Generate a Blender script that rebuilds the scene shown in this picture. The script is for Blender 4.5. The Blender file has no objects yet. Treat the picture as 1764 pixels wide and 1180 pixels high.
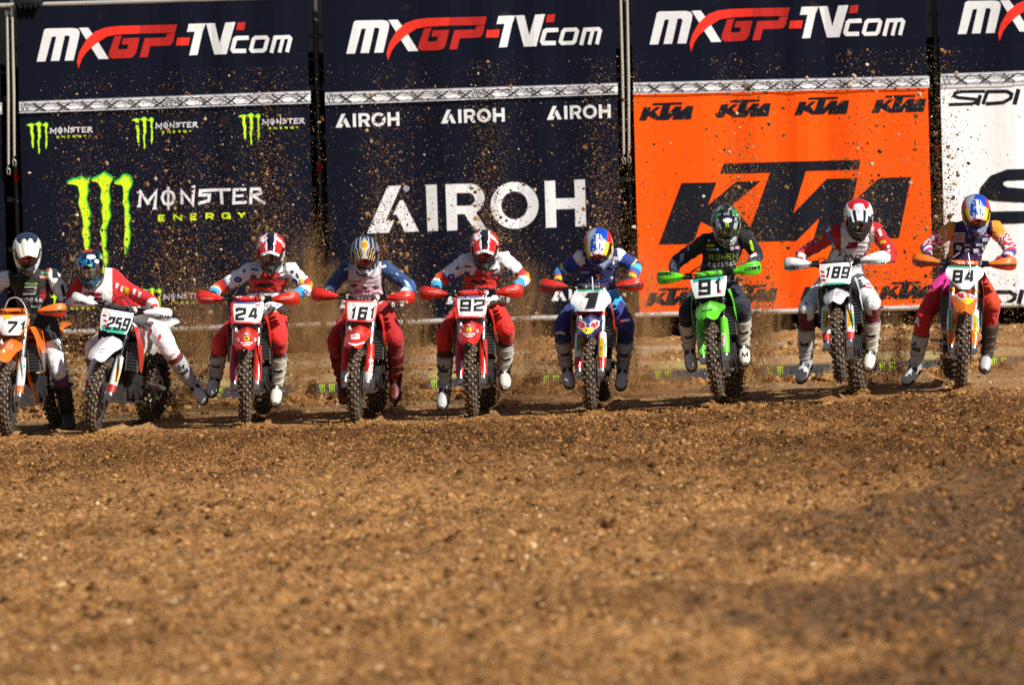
import bpy, bmesh, math, random
import numpy as np
from mathutils import Vector, Matrix, noise
from mathutils.bvhtree import BVHTree
from mathutils.geometry import tessellate_polygon

random.seed(7)
RNG = np.random.default_rng(11)
SC = bpy.context.scene
COL = SC.collection

# ------------------------------------------------------------------ camera
CAM = Vector((0.0, -60.0, 3.0))
F_PX = 11220.0                       # focal length in pixels of a 1764 px wide frame
PITCH = math.radians(2.214)
ROLL = math.radians(1.65)
FWD = Vector((0, math.cos(PITCH), -math.sin(PITCH)))
UPV = Vector((0, math.sin(PITCH), math.cos(PITCH)))
RGT = Vector((1, 0, 0))
cr, sr = math.cos(ROLL), math.sin(ROLL)
cd = bpy.data.cameras.new('camera')
cam = bpy.data.objects.new('camera', cd)
COL.objects.link(cam)
X = RGT * cr - UPV * sr
Y = RGT * sr + UPV * cr
cam.matrix_world = Matrix(((X.x, Y.x, -FWD.x, CAM.x), (X.y, Y.y, -FWD.y, CAM.y), (X.z, Y.z, -FWD.z, CAM.z), (0, 0, 0, 1)))
cd.sensor_width = 36.0
cd.lens = 36.0 * F_PX / 1764.0
cd.clip_start = 0.5
cd.clip_end = 2000.0
cd.dof.use_dof = True
cd.dof.focus_distance = 60.3
cd.dof.aperture_fstop = 2.4
SC.camera = cam

# ------------------------------------------------------------------ light
SUN = Vector((0.57, -0.56, 0.61)).normalized()
wd = bpy.data.worlds.new('World')
SC.world = wd
wd.use_nodes = True
nt = wd.node_tree
bg = nt.nodes['Background']
sky = nt.nodes.new('ShaderNodeTexSky')
sky.sky_type = 'NISHITA'
sky.sun_disc = False
sky.sun_elevation = math.asin(SUN.z)
sky.sun_rotation = math.atan2(SUN.x, SUN.y)
sky.air_density = 1.0
sky.dust_density = 0.6
nt.links.new(sky.outputs[0], bg.inputs[0])
bg.inputs[1].default_value = 0.05
sl = bpy.data.lights.new('sun', 'SUN')
sl.energy = 5.0
sl.angle = math.radians(0.5)
sl.color = (1.0, 0.945, 0.86)
so = bpy.data.objects.new('sun', sl)
COL.objects.link(so)
so.rotation_euler = SUN.to_track_quat('Z', 'Y').to_euler()
SC.view_settings.view_transform = 'Standard'
SC.view_settings.look = 'None'
SC.view_settings.gamma = 1.0
SC.view_settings.use_curve_mapping = False
SC.view_settings.exposure = 0.36
SC.cycles.use_denoising = False
SC.cycles.max_bounces = 6
SC.cycles.volume_bounces = 1

# ------------------------------------------------------------------ helpers
def at(px, py, y):
    """world point at depth y seen at this pixel of the 1764x1180 photograph"""
    u, v = px - 882.0, 590.0 - py
    a, b = u * cr + v * sr, -u * sr + v * cr
    d = FWD * F_PX + RGT * a + UPV * b
    return CAM + d * ((y - CAM.y) / d.y)

def proj(p):
    d = Vector(p) - CAM
    w = d.dot(FWD)
    a, b = d.dot(RGT) / w * F_PX, d.dot(UPV) / w * F_PX
    return 882 + a * cr - b * sr, 590 - (a * sr + b * cr)

def hx(h):
    h = h.lstrip('#')
    r = [int(h[i:i + 2], 16) / 255 for i in (0, 2, 4)]
    return tuple(x / 12.92 if x <= 0.04045 else ((x + 0.055) / 1.055) ** 2.4 for x in r)

WHITE = (0.78, 0.78, 0.76); BLACK = (0.012, 0.012, 0.014); NAVY = hx('1a2448')
RED = (0.62, 0.018, 0.012); GREY = (0.2, 0.2, 0.21); SILVER = (0.62, 0.62, 0.63)

def tag(o, label=None, cat=None, group=None, kind=None):
    if label: o['label'] = label
    if cat: o['category'] = cat
    if group: o['group'] = group
    if kind: o['kind'] = kind
    return o

def link(name, mesh, parent=None, mat=None):
    o = bpy.data.objects.new(name, mesh)
    COL.objects.link(o)
    if mat is not None and not mesh.materials:
        mesh.materials.append(mat)
    if parent is not None:
        o.parent = parent
    return o

def empty(name, loc=(0, 0, 0), parent=None):
    o = bpy.data.objects.new(name, None)
    COL.objects.link(o)
    o.location = loc
    o.empty_display_size = 0.1
    if parent is not None:
        o.parent = parent
    return o

def wm(o):
    m = o.matrix_basis.copy()
    while o.parent is not None:
        o = o.parent
        m = o.matrix_basis @ m
    return m

def set_col(mesh, cols, dom='POINT'):
    """cols: (n,3) per vertex or per face"""
    cols = np.asarray(cols, dtype=np.float32)
    if dom == 'FACE':
        n = np.zeros(len(mesh.polygons), dtype=np.int32)
        mesh.polygons.foreach_get('loop_total', n)
        cols = np.repeat(cols, n, axis=0)
        a = mesh.color_attributes.new('Col', 'FLOAT_COLOR', 'CORNER')
    else:
        a = mesh.color_attributes.new('Col', 'FLOAT_COLOR', 'POINT')
    full = np.ones((len(cols), 4), dtype=np.float32)
    full[:, :3] = cols
    a.data.foreach_set('color', full.ravel())

class MB:
    """collects simple solids; every face carries a colour; build() links them as one mesh object"""
    def __init__(s, col=(0.5, 0.5, 0.5)):
        s.v, s.f, s.c, s.col = [], [], [], col
    def add(s, vs, fs, col=None, m=None):
        k = len(s.v)
        if m is not None:
            vs = [m @ Vector(p) for p in vs]
        s.v += [tuple(p) for p in vs]
        s.f += [tuple(i + k for i in f) for f in fs]
        s.c += [col or s.col] * len(fs)
    def box(s, c, size, col=None, m=None, taper=1.0):
        x, y, z = (q / 2 for q in size)
        vs = [(c[0] + i * x * (taper if k > 0 else 1), c[1] + j * y * (taper if k > 0 else 1), c[2] + k * z) for k in (-1, 1) for j in (-1, 1) for i in (-1, 1)]
        s.add(vs, [(0, 2, 3, 1), (4, 5, 7, 6), (0, 1, 5, 4), (2, 6, 7, 3), (0, 4, 6, 2), (1, 3, 7, 5)], col, m)
    def loft(s, rings, col=None, cap=True, closed=True, cols=None):
        n = len(rings[0])
        k = len(s.v)
        for r in rings:
            s.v += [tuple(p) for p in r]
        for i in range(len(rings) - 1):
            for j in range(n if closed else n - 1):
                a, b = k + i * n + j, k + i * n + (j + 1) % n
                s.f.append((a, b, b + n, a + n))
                s.c.append(cols(i, j) if cols else (col or s.col))
        if cap and closed:
            s.f.append(tuple(k + j for j in reversed(range(n))))
            s.f.append(tuple(k + (len(rings) - 1) * n + j for j in range(n)))
            s.c += [col or s.col] * 2
    def tube(s, pts, r, n=8, col=None, cap=True, flat=1.0, ref=None):
        pts = [Vector(p) for p in pts]
        if not hasattr(r, '__len__'):
            r = [r] * len(pts)
        rings, side = [], None
        for i, p in enumerate(pts):
            t = (pts[min(i + 1, len(pts) - 1)] - pts[max(i - 1, 0)]).normalized()
            if side is None:
                q = Vector(ref) if ref else (Vector((0, 0, 1)) if abs(t.z) < 0.9 else Vector((1, 0, 0)))
                side = t.cross(q).normalized()
            else:
                side = (side - t * side.dot(t)).normalized()
            o = t.cross(side)
            rings.append([p + (side * math.cos(2 * math.pi * j / n) + o * math.sin(2 * math.pi * j / n) * flat) * r[i] for j in range(n)])
        s.loft(rings, col, cap)
    def lathe(s, prof, n=32, axis='x', c=(0, 0, 0), col=None, cols=None):
        """closed profile of (a, r): a along the axis, r from it"""
        k, m = len(s.v), len(prof)
        for j in range(n):
            ca, sa = math.cos(2 * math.pi * j / n), math.sin(2 * math.pi * j / n)
            for a, r in prof:
                if axis == 'x': s.v.append((c[0] + a, c[1] + r * ca, c[2] + r * sa))
                elif axis == 'y': s.v.append((c[0] + r * ca, c[1] + a, c[2] + r * sa))
                else: s.v.append((c[0] + r * ca, c[1] + r * sa, c[2] + a))
        for j in range(n):
            for i in range(m):
                s.f.append((k + j * m + i, k + j * m + (i + 1) % m, k + ((j + 1) % n) * m + (i + 1) % m, k + ((j + 1) % n) * m + i))
                s.c.append(cols(i) if cols else (col or s.col))
    def ball(s, c, r, col=None, nu=12, nv=8, m=None):
        if not hasattr(r, '__len__'): r = (r, r, r)
        rings = []
        for i in range(nv + 1):
            th = math.pi * (0.02 + 0.96 * i / nv)
            ring = [Vector((r[0] * math.sin(th) * math.cos(2 * math.pi * j / nu), r[1] * math.sin(th) * math.sin(2 * math.pi * j / nu), -r[2] * math.cos(th))) for j in range(nu)]
            rings.append([Vector(c) + ((m @ p) if m is not None else p) for p in ring])
        s.loft(rings, col)
    def mesh(s, name, smooth=True, fix=True):
        me = bpy.data.meshes.new(name)
        me.from_pydata(s.v, [], s.f)
        set_col(me, s.c, 'FACE')
        if fix:
            bm = bmesh.new(); bm.from_mesh(me)
            bmesh.ops.recalc_face_normals(bm, faces=bm.faces)
            bm.to_mesh(me); bm.free()
        if smooth:
            me.shade_smooth()
            me.set_sharp_from_angle(angle=math.radians(38))
        return me
    def build(s, name, mat, parent=None, smooth=True, fix=True):
        return link(name, s.mesh(name, smooth, fix), parent, mat)

# ------------------------------------------------------------------ materials
def new_mat(name):
    m = bpy.data.materials.new(name)
    m.use_nodes = True
    t = m.node_tree
    return m, t, t.nodes['Principled BSDF'], t.nodes, t.links

def surf(name, rough=0.5, metal=0.0, coat=0.0, bump=0.0, bscale=60.0, dirt=0.0, dcol=(0.22, 0.115, 0.05), dscale=14.0, spec=0.5, sheen=0.0, var=0.0):
    """colour from the mesh, broken up with dust, wear and fine relief"""
    m, t, b, N, L = new_mat(name)
    at_ = N.new('ShaderNodeAttribute'); at_.attribute_name = 'Col'
    tc = N.new('ShaderNodeTexCoord')
    col = at_.outputs['Color']
    if var:
        n0 = N.new('ShaderNodeTexNoise'); n0.inputs['Scale'].default_value = 23.0; n0.inputs['Detail'].default_value = 5
        L.new(tc.outputs['Object'], n0.inputs['Vector'])
        mr = N.new('ShaderNodeMapRange'); mr.inputs[3].default_value = 1 - var; mr.inputs[4].default_value = 1 + var
        L.new(n0.outputs['Fac'], mr.inputs[0])
        mx0 = N.new('ShaderNodeVectorMath'); mx0.operation = 'SCALE'
        L.new(col, mx0.inputs[0]); L.new(mr.outputs[0], mx0.inputs['Scale'])
        col = mx0.outputs[0]
    if dirt > 0:
        n1 = N.new('ShaderNodeTexNoise'); n1.inputs['Scale'].default_value = dscale; n1.inputs['Detail'].default_value = 8; n1.inputs['Roughness'].default_value = 0.7
        L.new(tc.outputs['Object'], n1.inputs['Vector'])
        cr_ = N.new('ShaderNodeValToRGB')
        cr_.color_ramp.elements[0].position = 0.62 - 0.25 * dirt; cr_.color_ramp.elements[0].color = (0, 0, 0, 1)
        cr_.color_ramp.elements[1].position = 0.80 - 0.20 * dirt; cr_.color_ramp.elements[1].color = (min(1, 0.35 + dirt * 0.6),) * 3 + (1,)
        L.new(n1.outputs['Fac'], cr_.inputs[0])
        mx = N.new('ShaderNodeMixRGB'); mx.inputs[2].default_value = dcol + (1,)
        L.new(cr_.outputs[0], mx.inputs[0]); L.new(col, mx.inputs[1])
        col = mx.outputs[0]
        rm = N.new('ShaderNodeMapRange'); rm.inputs[3].default_value = rough; rm.inputs[4].default_value = 0.9
        L.new(cr_.outputs[0], rm.inputs[0]); L.new(rm.outputs[0], b.inputs['Roughness'])
    else:
        b.inputs['Roughness'].default_value = rough
    L.new(col, b.inputs['Base Color'])
    b.inputs['Metallic'].default_value = metal
    b.inputs['Coat Weight'].default_value = coat
    b.inputs['Coat Roughness'].default_value = 0.08
    b.inputs['Specular IOR Level'].default_value = spec
    if sheen: b.inputs['Sheen Weight'].default_value = sheen
    if bump:
        n2 = N.new('ShaderNodeTexNoise'); n2.inputs['Scale'].default_value = bscale; n2.inputs['Detail'].default_value = 6
        L.new(tc.outputs['Object'], n2.inputs['Vector'])
        bp = N.new('ShaderNodeBump'); bp.inputs['Strength'].default_value = bump; bp.inputs['Distance'].default_value = 0.01
        L.new(n2.outputs['Fac'], bp.inputs['Height']); L.new(bp.outputs[0], b.inputs['Normal'])
    return m

M_PLASTIC = surf('glossy_plastic', 0.28, 0, 0.25, 0.05, 90, 0.46, dscale=20)
M_PRINT = surf('printed_vinyl', 0.6, spec=0.15)
M_CLOTH = surf('riding_cloth', 0.8, 0, 0, 0.6, 48, 0.22, sheen=0.15, var=0.12)
M_BOOT = surf('boot_leather', 0.5, 0, 0, 0.2, 70, 0.22, dcol=(0.30, 0.19, 0.105), dscale=17, var=0.1)
M_HELMET = surf('helmet_lacquer', 0.18, 0, 0.6, 0, 60, 0.1, dscale=30)
M_LENS = surf('goggle_lens', 0.06, 0.75, 1.0)
M_RUBBER = surf('tyre_rubber', 0.85, 0, 0, 0.3, 120, 0.48, dcol=(0.27, 0.165, 0.085), dscale=26)
M_METAL = surf('bare_metal', 0.32, 0.9, 0, 0.05, 60, 0.35, dscale=18)
M_DARK = surf('dark_metal', 0.5, 0.3, 0, 0.1, 60, 0.3, dscale=14)
M_GLOVE = surf('glove_cloth', 0.85, 0, 0, 0.3, 90, 0.15)
M_BANNER = surf('banner_fabric', 0.85, 0, 0, 0.35, 7, 0.07, spec=0.03, var=0.14, dcol=(.10, .07, .045), dscale=4)
M_BPRINT = surf('banner_ink', 0.8, 0, 0, 0.35, 7, 0.05, spec=0.08, var=0.10, dcol=(.22, .15, .09), dscale=4)
M_STEEL = surf('galvanised_tube', 0.42, 0.6, 0, 0.08, 40, 0.22, dscale=9)
M_NET = surf('black_netting', 0.95, 0, 0, 0.5, 160, 0.12, spec=0.1, dcol=(0.06, 0.035, 0.018), dscale=20)
M_GATE = surf('gate_panel', 0.5, 0, 0, 0.12, 50, 0.5, dcol=(0.3, 0.185, 0.085), dscale=7)
M_BOARD = surf('dusty_board', 0.8, 0, 0, 0.4, 45, 0.6, dcol=(0.34, 0.2, 0.09), dscale=5)

# ------------------------------------------------------------------ flat print: polygons and a stroke alphabet
def strokes_to_quads(pl, t, closed=False):
    """mitred band of width t along a polyline of 2D points -> list of quads"""
    p = [Vector((a, b)) for a, b in pl]
    n = len(p)
    if n < 2: return []
    L, R = [], []
    for i in range(n):
        if closed or 0 < i < n - 1:
            d0 = (p[i] - p[(i - 1) % n]).normalized(); d1 = (p[(i + 1) % n] - p[i]).normalized()
        elif i == 0:
            d0 = d1 = (p[1] - p[0]).normalized()
        else:
            d0 = d1 = (p[-1] - p[-2]).normalized()
        n0, n1 = Vector((-d0.y, d0.x)), Vector((-d1.y, d1.x))
        m = n0 + n1
        if m.length < 0.2: m = n1.copy()
        m.normalize()
        k = min(1.0 / max(m.dot(n1), 0.35), 2.2)
        L.append(p[i] + m * k * t / 2); R.append(p[i] - m * k * t / 2)
    q = []
    for i in range(n if closed else n - 1):
        j = (i + 1) % n
        q.append([tuple(L[i]), tuple(L[j]), tuple(R[j]), tuple(R[i])])
    return q

OV = [(.2, 0), (0, .2), (0, .8), (.2, 1), (.8, 1), (1, .8), (1, .2), (.8, 0), 'c']
GL = {
 'A': [[(0, 0), (.5, 1), (1, 0)], [(.22, .33), (.78, .33)]],
 'B': [[(0, 0), (0, 1), (.8, 1), (1, .85), (1, .65), (.8, .5), (0, .5)], [(.8, .5), (1, .35), (1, .15), (.8, 0), (0, 0)]],
 'C': [[(1, .8), (.8, 1), (.2, 1), (0, .8), (0, .2), (.2, 0), (.8, 0), (1, .2)]],
 'D': [[(0, 0), (0, 1), (.75, 1), (1, .75), (1, .25), (.75, 0), (0, 0)]],
 'E': [[(1, 1), (0, 1), (0, 0), (1, 0)], [(0, .5), (.85, .5)]],
 'F': [[(1, 1), (0, 1), (0, 0)], [(0, .5), (.85, .5)]],
 'G': [[(1, .85), (.8, 1), (.2, 1), (0, .8), (0, .2), (.2, 0), (1, 0), (1, .45), (.55, .45)]],
 'H': [[(0, 0), (0, 1)], [(1, 0), (1, 1)], [(0, .5), (1, .5)]],
 'I': [[(.5, 0), (.5, 1)]],
 'K': [[(0, 0), (0, 1)], [(1, 1), (.1, .5), (1, 0)]],
 'L': [[(0, 1), (0, 0), (1, 0)]],
 'M': [[(0, 0), (0, 1), (.5, .35), (1, 1), (1, 0)]],
 'N': [[(0, 0), (0, 1), (1, 0), (1, 1)]],
 'O': [OV],
 'P': [[(0, 0), (0, 1), (.8, 1), (1, .82), (1, .62), (.8, .45), (0, .45)]],
 'R': [[(0, 0), (0, 1), (.8, 1), (1, .82), (1, .62), (.8, .45), (0, .45)], [(.5, .45), (1, 0)]],
 'S': [[(1, .85), (.85, 1), (.15, 1), (0, .85), (0, .62), (.15, .5), (.85, .5), (1, .38), (1, .15), (.85, 0), (.15, 0), (0, .15)]],
 'T': [[(0, 1), (1, 1)], [(.5, 1), (.5, 0)]],
 'U': [[(0, 1), (0, .2), (.2, 0), (.8, 0), (1, .2), (1, 1)]],
 'V': [[(0, 1), (.5, 0), (1, 1)]],
 'W': [[(0, 1), (.25, 0), (.5, .8), (.75, 0), (1, 1)]],
 'X': [[(0, 0), (1, 1)], [(0, 1), (1, 0)]],
 'Y': [[(0, 1), (.5, .5), (1, 1)], [(.5, .5), (.5, 0)]],
 'a': [[(.1, .7), (.9, .7), (.9, 0), (.1, 0), (.1, .38), (.9, .38)]],
 'w': [[(0, .7), (.25, 0), (.5, .6), (.75, 0), (1, .7)]],
 's': [[(.95, .7), (.05, .7), (.05, .36), (.95, .36), (.95, 0), (.05, 0)]],
 'k': [[(.05, 0), (.05, 1)], [(.95, .7), (.15, .3), (.95, 0)]],
 'i': [[(.5, 0), (.5, .68)], [(.5, .85), (.5, 1)]],
 'e': [[(.1, .36), (.9, .36), (.9, .7), (.1, .7), (.1, 0), (.9, 0)]],
 'r': [[(.1, 0), (.1, .7), (.9, .7)]],
 'v': [[(0, .7), (.5, 0), (1, .7)]],
 'o': [[(.1, 0), (.1, .7), (.9, .7), (.9, 0), 'c']],
 'd': [[(.9, 1), (.9, 0), (.1, 0), (.1, .7), (.9, .7)]],
 '3': [[(0, 1), (1, 1), (1, 0), (0, 0)], [(.1, .5), (1, .5)]],
 '1': [[(.1, .78), (.62, 1), (.62, 0)]],
 '2': [[(0, .75), (0, 1), (1, 1), (1, .58), (0, .36), (0, 0), (1, 0)]],
 '4': [[(.72, 0), (.72, 1), (.42, 1), (0, .30), (1, .30)]],
 '5': [[(1, 1), (0, 1), (0, .58), (1, .58), (1, 0), (0, 0), (0, .2)]],
 '6': [[(1, .8), (1, 1), (0, 1), (0, 0), (1, 0), (1, .56), (0, .56)]],
 '7': [[(0, 1), (1, 1), (1, .8), (.4, 0)]],
 '8': [[(0, 0), (0, 1), (1, 1), (1, 0), 'c'], [(0, .52), (1, .52)]],
 '9': [[(0, .2), (0, 0), (1, 0), (1, 1), (0, 1), (0, .44), (1, .44)]],
 '-': [[(.1, .5), (.9, .5)]],
}
NARROW = {'I': .3, 'i': .3, '1': .6, '-': .6, ' ': .5}

def text(s, x, y, w, h, th, rot=0.0, shear=0.0):
    """text centred at pixel x, y inside a box w by h; returns layers of quads in pixels"""
    units = [NARROW.get(ch, 1.0) for ch in s]
    gap = 0.26 if len(s) > 1 else 0
    tot = sum(units) + gap * (len(s) - 1)
    uw = w / tot
    px, lay = -w / 2, []
    t = th * h
    cR, sR = math.cos(math.radians(rot)), math.sin(math.radians(rot))
    def tr(q):
        a, b = q
        a += b * shear
        return (x + a * cR + b * sR, y - (-a * sR + b * cR))
    for ch, un in zip(s, units):
        g = un * uw
        tw = min(t, g * 0.30)
        for st in GL.get(ch, []):
            cl = st[-1] == 'c'
            pl = [(px + tw / 2 + q[0] * (g - tw), -h / 2 + t / 2 + q[1] * (h - t)) for q in (st[:-1] if cl else st)]
            lay.append([[tr(c) for c in qd] for qd in strokes_to_quads(pl, (t + tw) / 2 if tw < t else t, cl)])
        px += g + gap * uw
    return lay

def xf(pts, s=1.0, dx=0.0, dy=0.0, ox=0.0, oy=0.0):
    return [((a - ox) * s + dx, (b - oy) * s + dy) for a, b in pts]

def fill(loops):
    """triangles of a polygon with holes: (points, faces)"""
    L = [[Vector((a, b, 0)) for a, b in lp] for lp in loops]
    pts = [p for lp in loops for p in lp]
    return pts, [tuple(f) for f in tessellate_polygon(L)]

def tris_of(shapes):
    """shapes: list of (kind, data, colour); kind 'p' polygon loops, 's' layers of quads -> list of (pts, faces, colour)"""
    out = []
    for kind, data, col in shapes:
        if kind == 'p':
            out.append((*fill(data), col))
        else:
            for lay in data:
                pts, fs = [], []
                for q in lay:
                    fs.append(tuple(range(len(pts), len(pts) + 4))); pts += q
                out.append((pts, fs, col))
    return out

def bvh_of(o):
    m = wm(o)
    return BVHTree.FromPolygons([m @ v.co for v in o.data.vertices], [tuple(p.vertices) for p in o.data.polygons])

def decal(name, shapes, target, parent, mat=None, off=0.0028, cut=0.014, y0=-4.0):
    """flat print laid on a surface: each corner is sent along its line of sight until it meets the surface"""
    bv = target if isinstance(target, BVHTree) else bvh_of(target)
    inv = wm(parent).inverted()
    bm = bmesh.new()
    cl = bm.faces.layers.int.new('ci')
    cols = []
    for k, (pts, fs, col) in enumerate(tris_of(shapes)):
        cols.append(col)
        o = off + k * 0.00035
        b2 = bmesh.new()
        vs = [b2.verts.new((a, b, 0)) for a, b in pts]
        for f in fs:
            try: b2.faces.new([vs[i] for i in f])
            except ValueError: pass
        lim = cut * 187
        for _ in range(3):
            es = [e for e in b2.edges if e.calc_length() > lim]
            if not es: break
            bmesh.ops.subdivide_edges(b2, edges=es, cuts=1)
            bmesh.ops.triangulate(b2, faces=[f for f in b2.faces if len(f.verts) > 4])
        mp, miss = {}, []
        for v in b2.verts:
            p = at(v.co.x, v.co.y, y0)
            d = (p - CAM).normalized()
            h = bv.ray_cast(p, d, 30.0)
            if h[0] is not None:
                nn = h[1] if h[1].dot(d) < 0 else -h[1]
                mp[v.index if False else v] = h[0] + (nn * 0.6 - d * 0.6).normalized() * o
            else:
                miss.append(v)
        for f in b2.faces:
            if all(v in mp for v in f.verts):
                try:
                    nf = bm.faces.new([bm.verts.new(inv @ mp[v]) for v in f.verts])
                    nf[cl] = k
                except ValueError: pass
        b2.free()
    bmesh.ops.remove_doubles(bm, verts=bm.verts, dist=1e-5)
    me = bpy.data.meshes.new(name)
    fc = [cols[f[cl]] for f in bm.faces]
    bm.to_mesh(me); bm.free()
    if not fc: return None
    set_col(me, fc, 'FACE')
    return link(name, me, parent, mat or M_PRINT)

# ------------------------------------------------------------------ noise on arrays
def _h(ix, iy, s):
    h = (ix.astype(np.int64) * 374761393 + iy.astype(np.int64) * 668265263 + s * 974711) & 0xffffffff
    h = ((h ^ (h >> 13)) * 1274126177) & 0xffffffff
    return ((h ^ (h >> 16)) & 0xffff) / 65535.0
def vn(x, y, s=0):
    ix, iy = np.floor(x), np.floor(y)
    fx, fy = x - ix, y - iy
    fx, fy = fx * fx * (3 - 2 * fx), fy * fy * (3 - 2 * fy)
    a, b, c, d = _h(ix, iy, s), _h(ix + 1, iy, s), _h(ix, iy + 1, s), _h(ix + 1, iy + 1, s)
    return (a + (b - a) * fx) * (1 - fy) + (c + (d - c) * fx) * fy

# ------------------------------------------------------------------ ground
PY = [-400, -60, -28, -6, -1.2, -0.45, 0.0, 2.0, 4.2, 5.02, 5.3, 5.9, 6.5, 7.1, 7.7, 8.1, 8.7, 12, 60, 400]
PZ = [-0.5, -0.1, 0.0, 0.0, 0.005, 0.03, 0.0, 0.02, 0.03, 0.03, 0.10, 0.13, 0.17, 0.27, 0.33, 0.35, 0.25, 0.2, 0.2, 0.0]
def gbase(x, y):
    sx = 0.0225 + (0.010 - 0.0225) * np.clip((y - 2.5) / 2.5, 0, 1)
    xx = np.clip(x, -9, 9)
    line = np.interp(xx, [-4.6, -3.85, -2.44, -1.44, -.36, .73, 2.0, 3.3, 4.1], [-.066, -.054, -.026, -.024, -.016, .012, .050, .078, .112])
    k = np.clip((y + 1.2) / 1.0, 0, 1) * np.clip((4.2 - y) / 2.0, 0, 1)
    return np.interp(y, PY, PZ) * (1 - k * (np.abs(y) < 3)) + np.where(k > 0, line * k + sx * xx * (1 - k), sx * xx)
# wheel tracks: each bike has come straight from its gate
TRACKS = [(17, 752, 0, 14), (163, 746, 0, 16.8), (424, 731, 0, 3.9), (612, 728, 0, 6.4), (815, 721, 0, 4.8), (1018, 709, 0, 5.2), (1238, 692, -.2, 6.9), (1450, 684, -.2, 8.5), (1654, 669, 0, .8)]
TRACKS = [(at(a, b, c).x, c, math.tan(math.radians(d))) for a, b, c, d in TRACKS]
def ruts(x, y):
    z = np.zeros_like(x)
    for tx_, ty, sl_ in TRACKS:
        d = x - (tx_ + (y - ty) * sl_ * np.exp(-np.clip(y - 1.5, 0, 9) * .4)) - .02 * np.sin(y * 5 + tx_)
        k = np.clip((y - ty - .05) / .25, 0, 1) * np.clip((4.6 - y) / .6, 0, 1)
        z += k * (-.034 * np.exp(-(d / .065) ** 2) + .026 * np.exp(-((np.abs(d) - .13) / .05) ** 2)) * (.7 + .6 * vn(y * 9, x * 3, 91))
    return z
def gz(x, y):
    """height of the dirt"""
    x, y = np.asarray(x, float), np.asarray(y, float)
    z = gbase(x, y)
    near = np.clip((-0.25 - y) / 0.35, 0, 1) * np.clip((y + 45) / 10, 0, 1)
    back = np.clip((y - 0.1) / 0.5, 0, 1) * np.clip((11 - y) / 2, 0, 1)
    z = z + near * (0.05 * (vn(x * .45 + 3, y * .3, 1) - .5) + 0.035 * (vn(x * 2.1, y * 1.3, 2) - .5) + 0.072 * (vn(x * 5.5, y * 3.6, 3) - .5)
                    + 0.060 * (vn(x * 13, y * 9, 4) - .5) + 0.030 * (vn(x * 31, y * 19, 5) - .5))
    br = np.clip((y - 2.8) / 1.5, 0, 1)
    br2 = np.clip((y - 5.0) / 0.35, 0, 1)
    z = z + back * ((0.02 + 0.06 * br) * (vn(x * 1.3, y * 1.6, 6) - .5) + (0.012 + 0.075 * br2) * (vn(x * 3.6, y * 5, 7) - .42) + (0.006 + 0.03 * br) * (vn(x * 13, y * 13, 8) - .5) + ruts(x, y))
    return z
def gz1(x, y):
    return float(gz(np.array([x]), np.array([y]))[0])

def dirt_material():
    m, t, b, N, L = new_mat('brown_dirt')
    tc = N.new('ShaderNodeTexCoord')
    def nz(scale, det, rough=0.6, stretch=None):
        n = N.new('ShaderNodeTexNoise'); n.inputs['Scale'].default_value = scale; n.inputs['Detail'].default_value = det; n.inputs['Roughness'].default_value = rough
        if stretch:
            mp = N.new('ShaderNodeMapping'); mp.inputs['Scale'].default_value = stretch
            L.new(tc.outputs['Object'], mp.inputs[0]); L.new(mp.outputs[0], n.inputs['Vector'])
        else:
            L.new(tc.outputs['Object'], n.inputs['Vector'])
        return n
    def ramp(src, *st):
        r = N.new('ShaderNodeValToRGB')
        while len(r.color_ramp.elements) < len(st): r.color_ramp.elements.new(0.5)
        for e, (p, c) in zip(r.color_ramp.elements, st): e.position = p; e.color = c + (1,)
        L.new(src, r.inputs[0]); return r
    def mix(f, a, c, typ='MIX'):
        x = N.new('ShaderNodeMixRGB'); x.blend_type = typ
        if isinstance(f, float): x.inputs[0].default_value = f
        else: L.new(f, x.inputs[0])
        L.new(a, x.inputs[1])
        if isinstance(c, tuple): x.inputs[2].default_value = c + (1,)
        else: L.new(c, x.inputs[2])
        return x
    fine = ramp(nz(24, 10, 0.78).outputs['Fac'], (0.36, (0.040, 0.017, 0.006)), (0.5, (0.35, 0.165, 0.053)), (0.66, (0.68, 0.41, 0.175)))
    big = ramp(nz(0.55, 6, 0.6).outputs['Fac'], (0.35, (0.60, 0.56, 0.52)), (0.62, (1.12, 1.12, 1.1)))
    c1 = mix(1.0, fine.outputs[0], big.outputs[0], 'MULTIPLY')
    # darker, greyer wet soil mapped over the ground
    wet = N.new('ShaderNodeVertexColor'); wet.layer_name = 'Col'
    sp = N.new('ShaderNodeSeparateColor'); L.new(wet.outputs[0], sp.inputs[0])
    wetc = ramp(nz(26, 8, 0.7).outputs['Fac'], (0.36, (0.02, 0.011, 0.006)), (0.52, (0.15, 0.078, 0.036)), (0.70, (0.34, 0.20, 0.105)))
    c2 = mix(sp.outputs[0], c1.outputs[0], wetc.outputs[0])
    # pale dry sand on the trampled strip
    palec = ramp(nz(20, 8, 0.7).outputs['Fac'], (0.3, (0.26, 0.145, 0.062)), (0.7, (0.52, 0.33, 0.165)))
    dampc = mix(1.0, c2.outputs[0], (0.42, 0.38, 0.34), 'MULTIPLY')
    c2b = mix(sp.outputs[2], c2.outputs[0], dampc.outputs[0])
    c3 = mix(sp.outputs[1], c2b.outputs[0], palec.outputs[0])
    L.new(c3.outputs[0], b.inputs['Base Color'])
    b.inputs['Roughness'].default_value = 0.95
    b.inputs['Specular IOR Level'].default_value = 0.15
    bp = N.new('ShaderNodeBump'); bp.inputs['Strength'].default_value = 0.9; bp.inputs['Distance'].default_value = 0.02
    L.new(nz(55, 8, 0.7).outputs['Fac'], bp.inputs['Height']); L.new(bp.outputs[0], b.inputs['Normal'])
    return m
M_DIRT = dirt_material()

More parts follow.
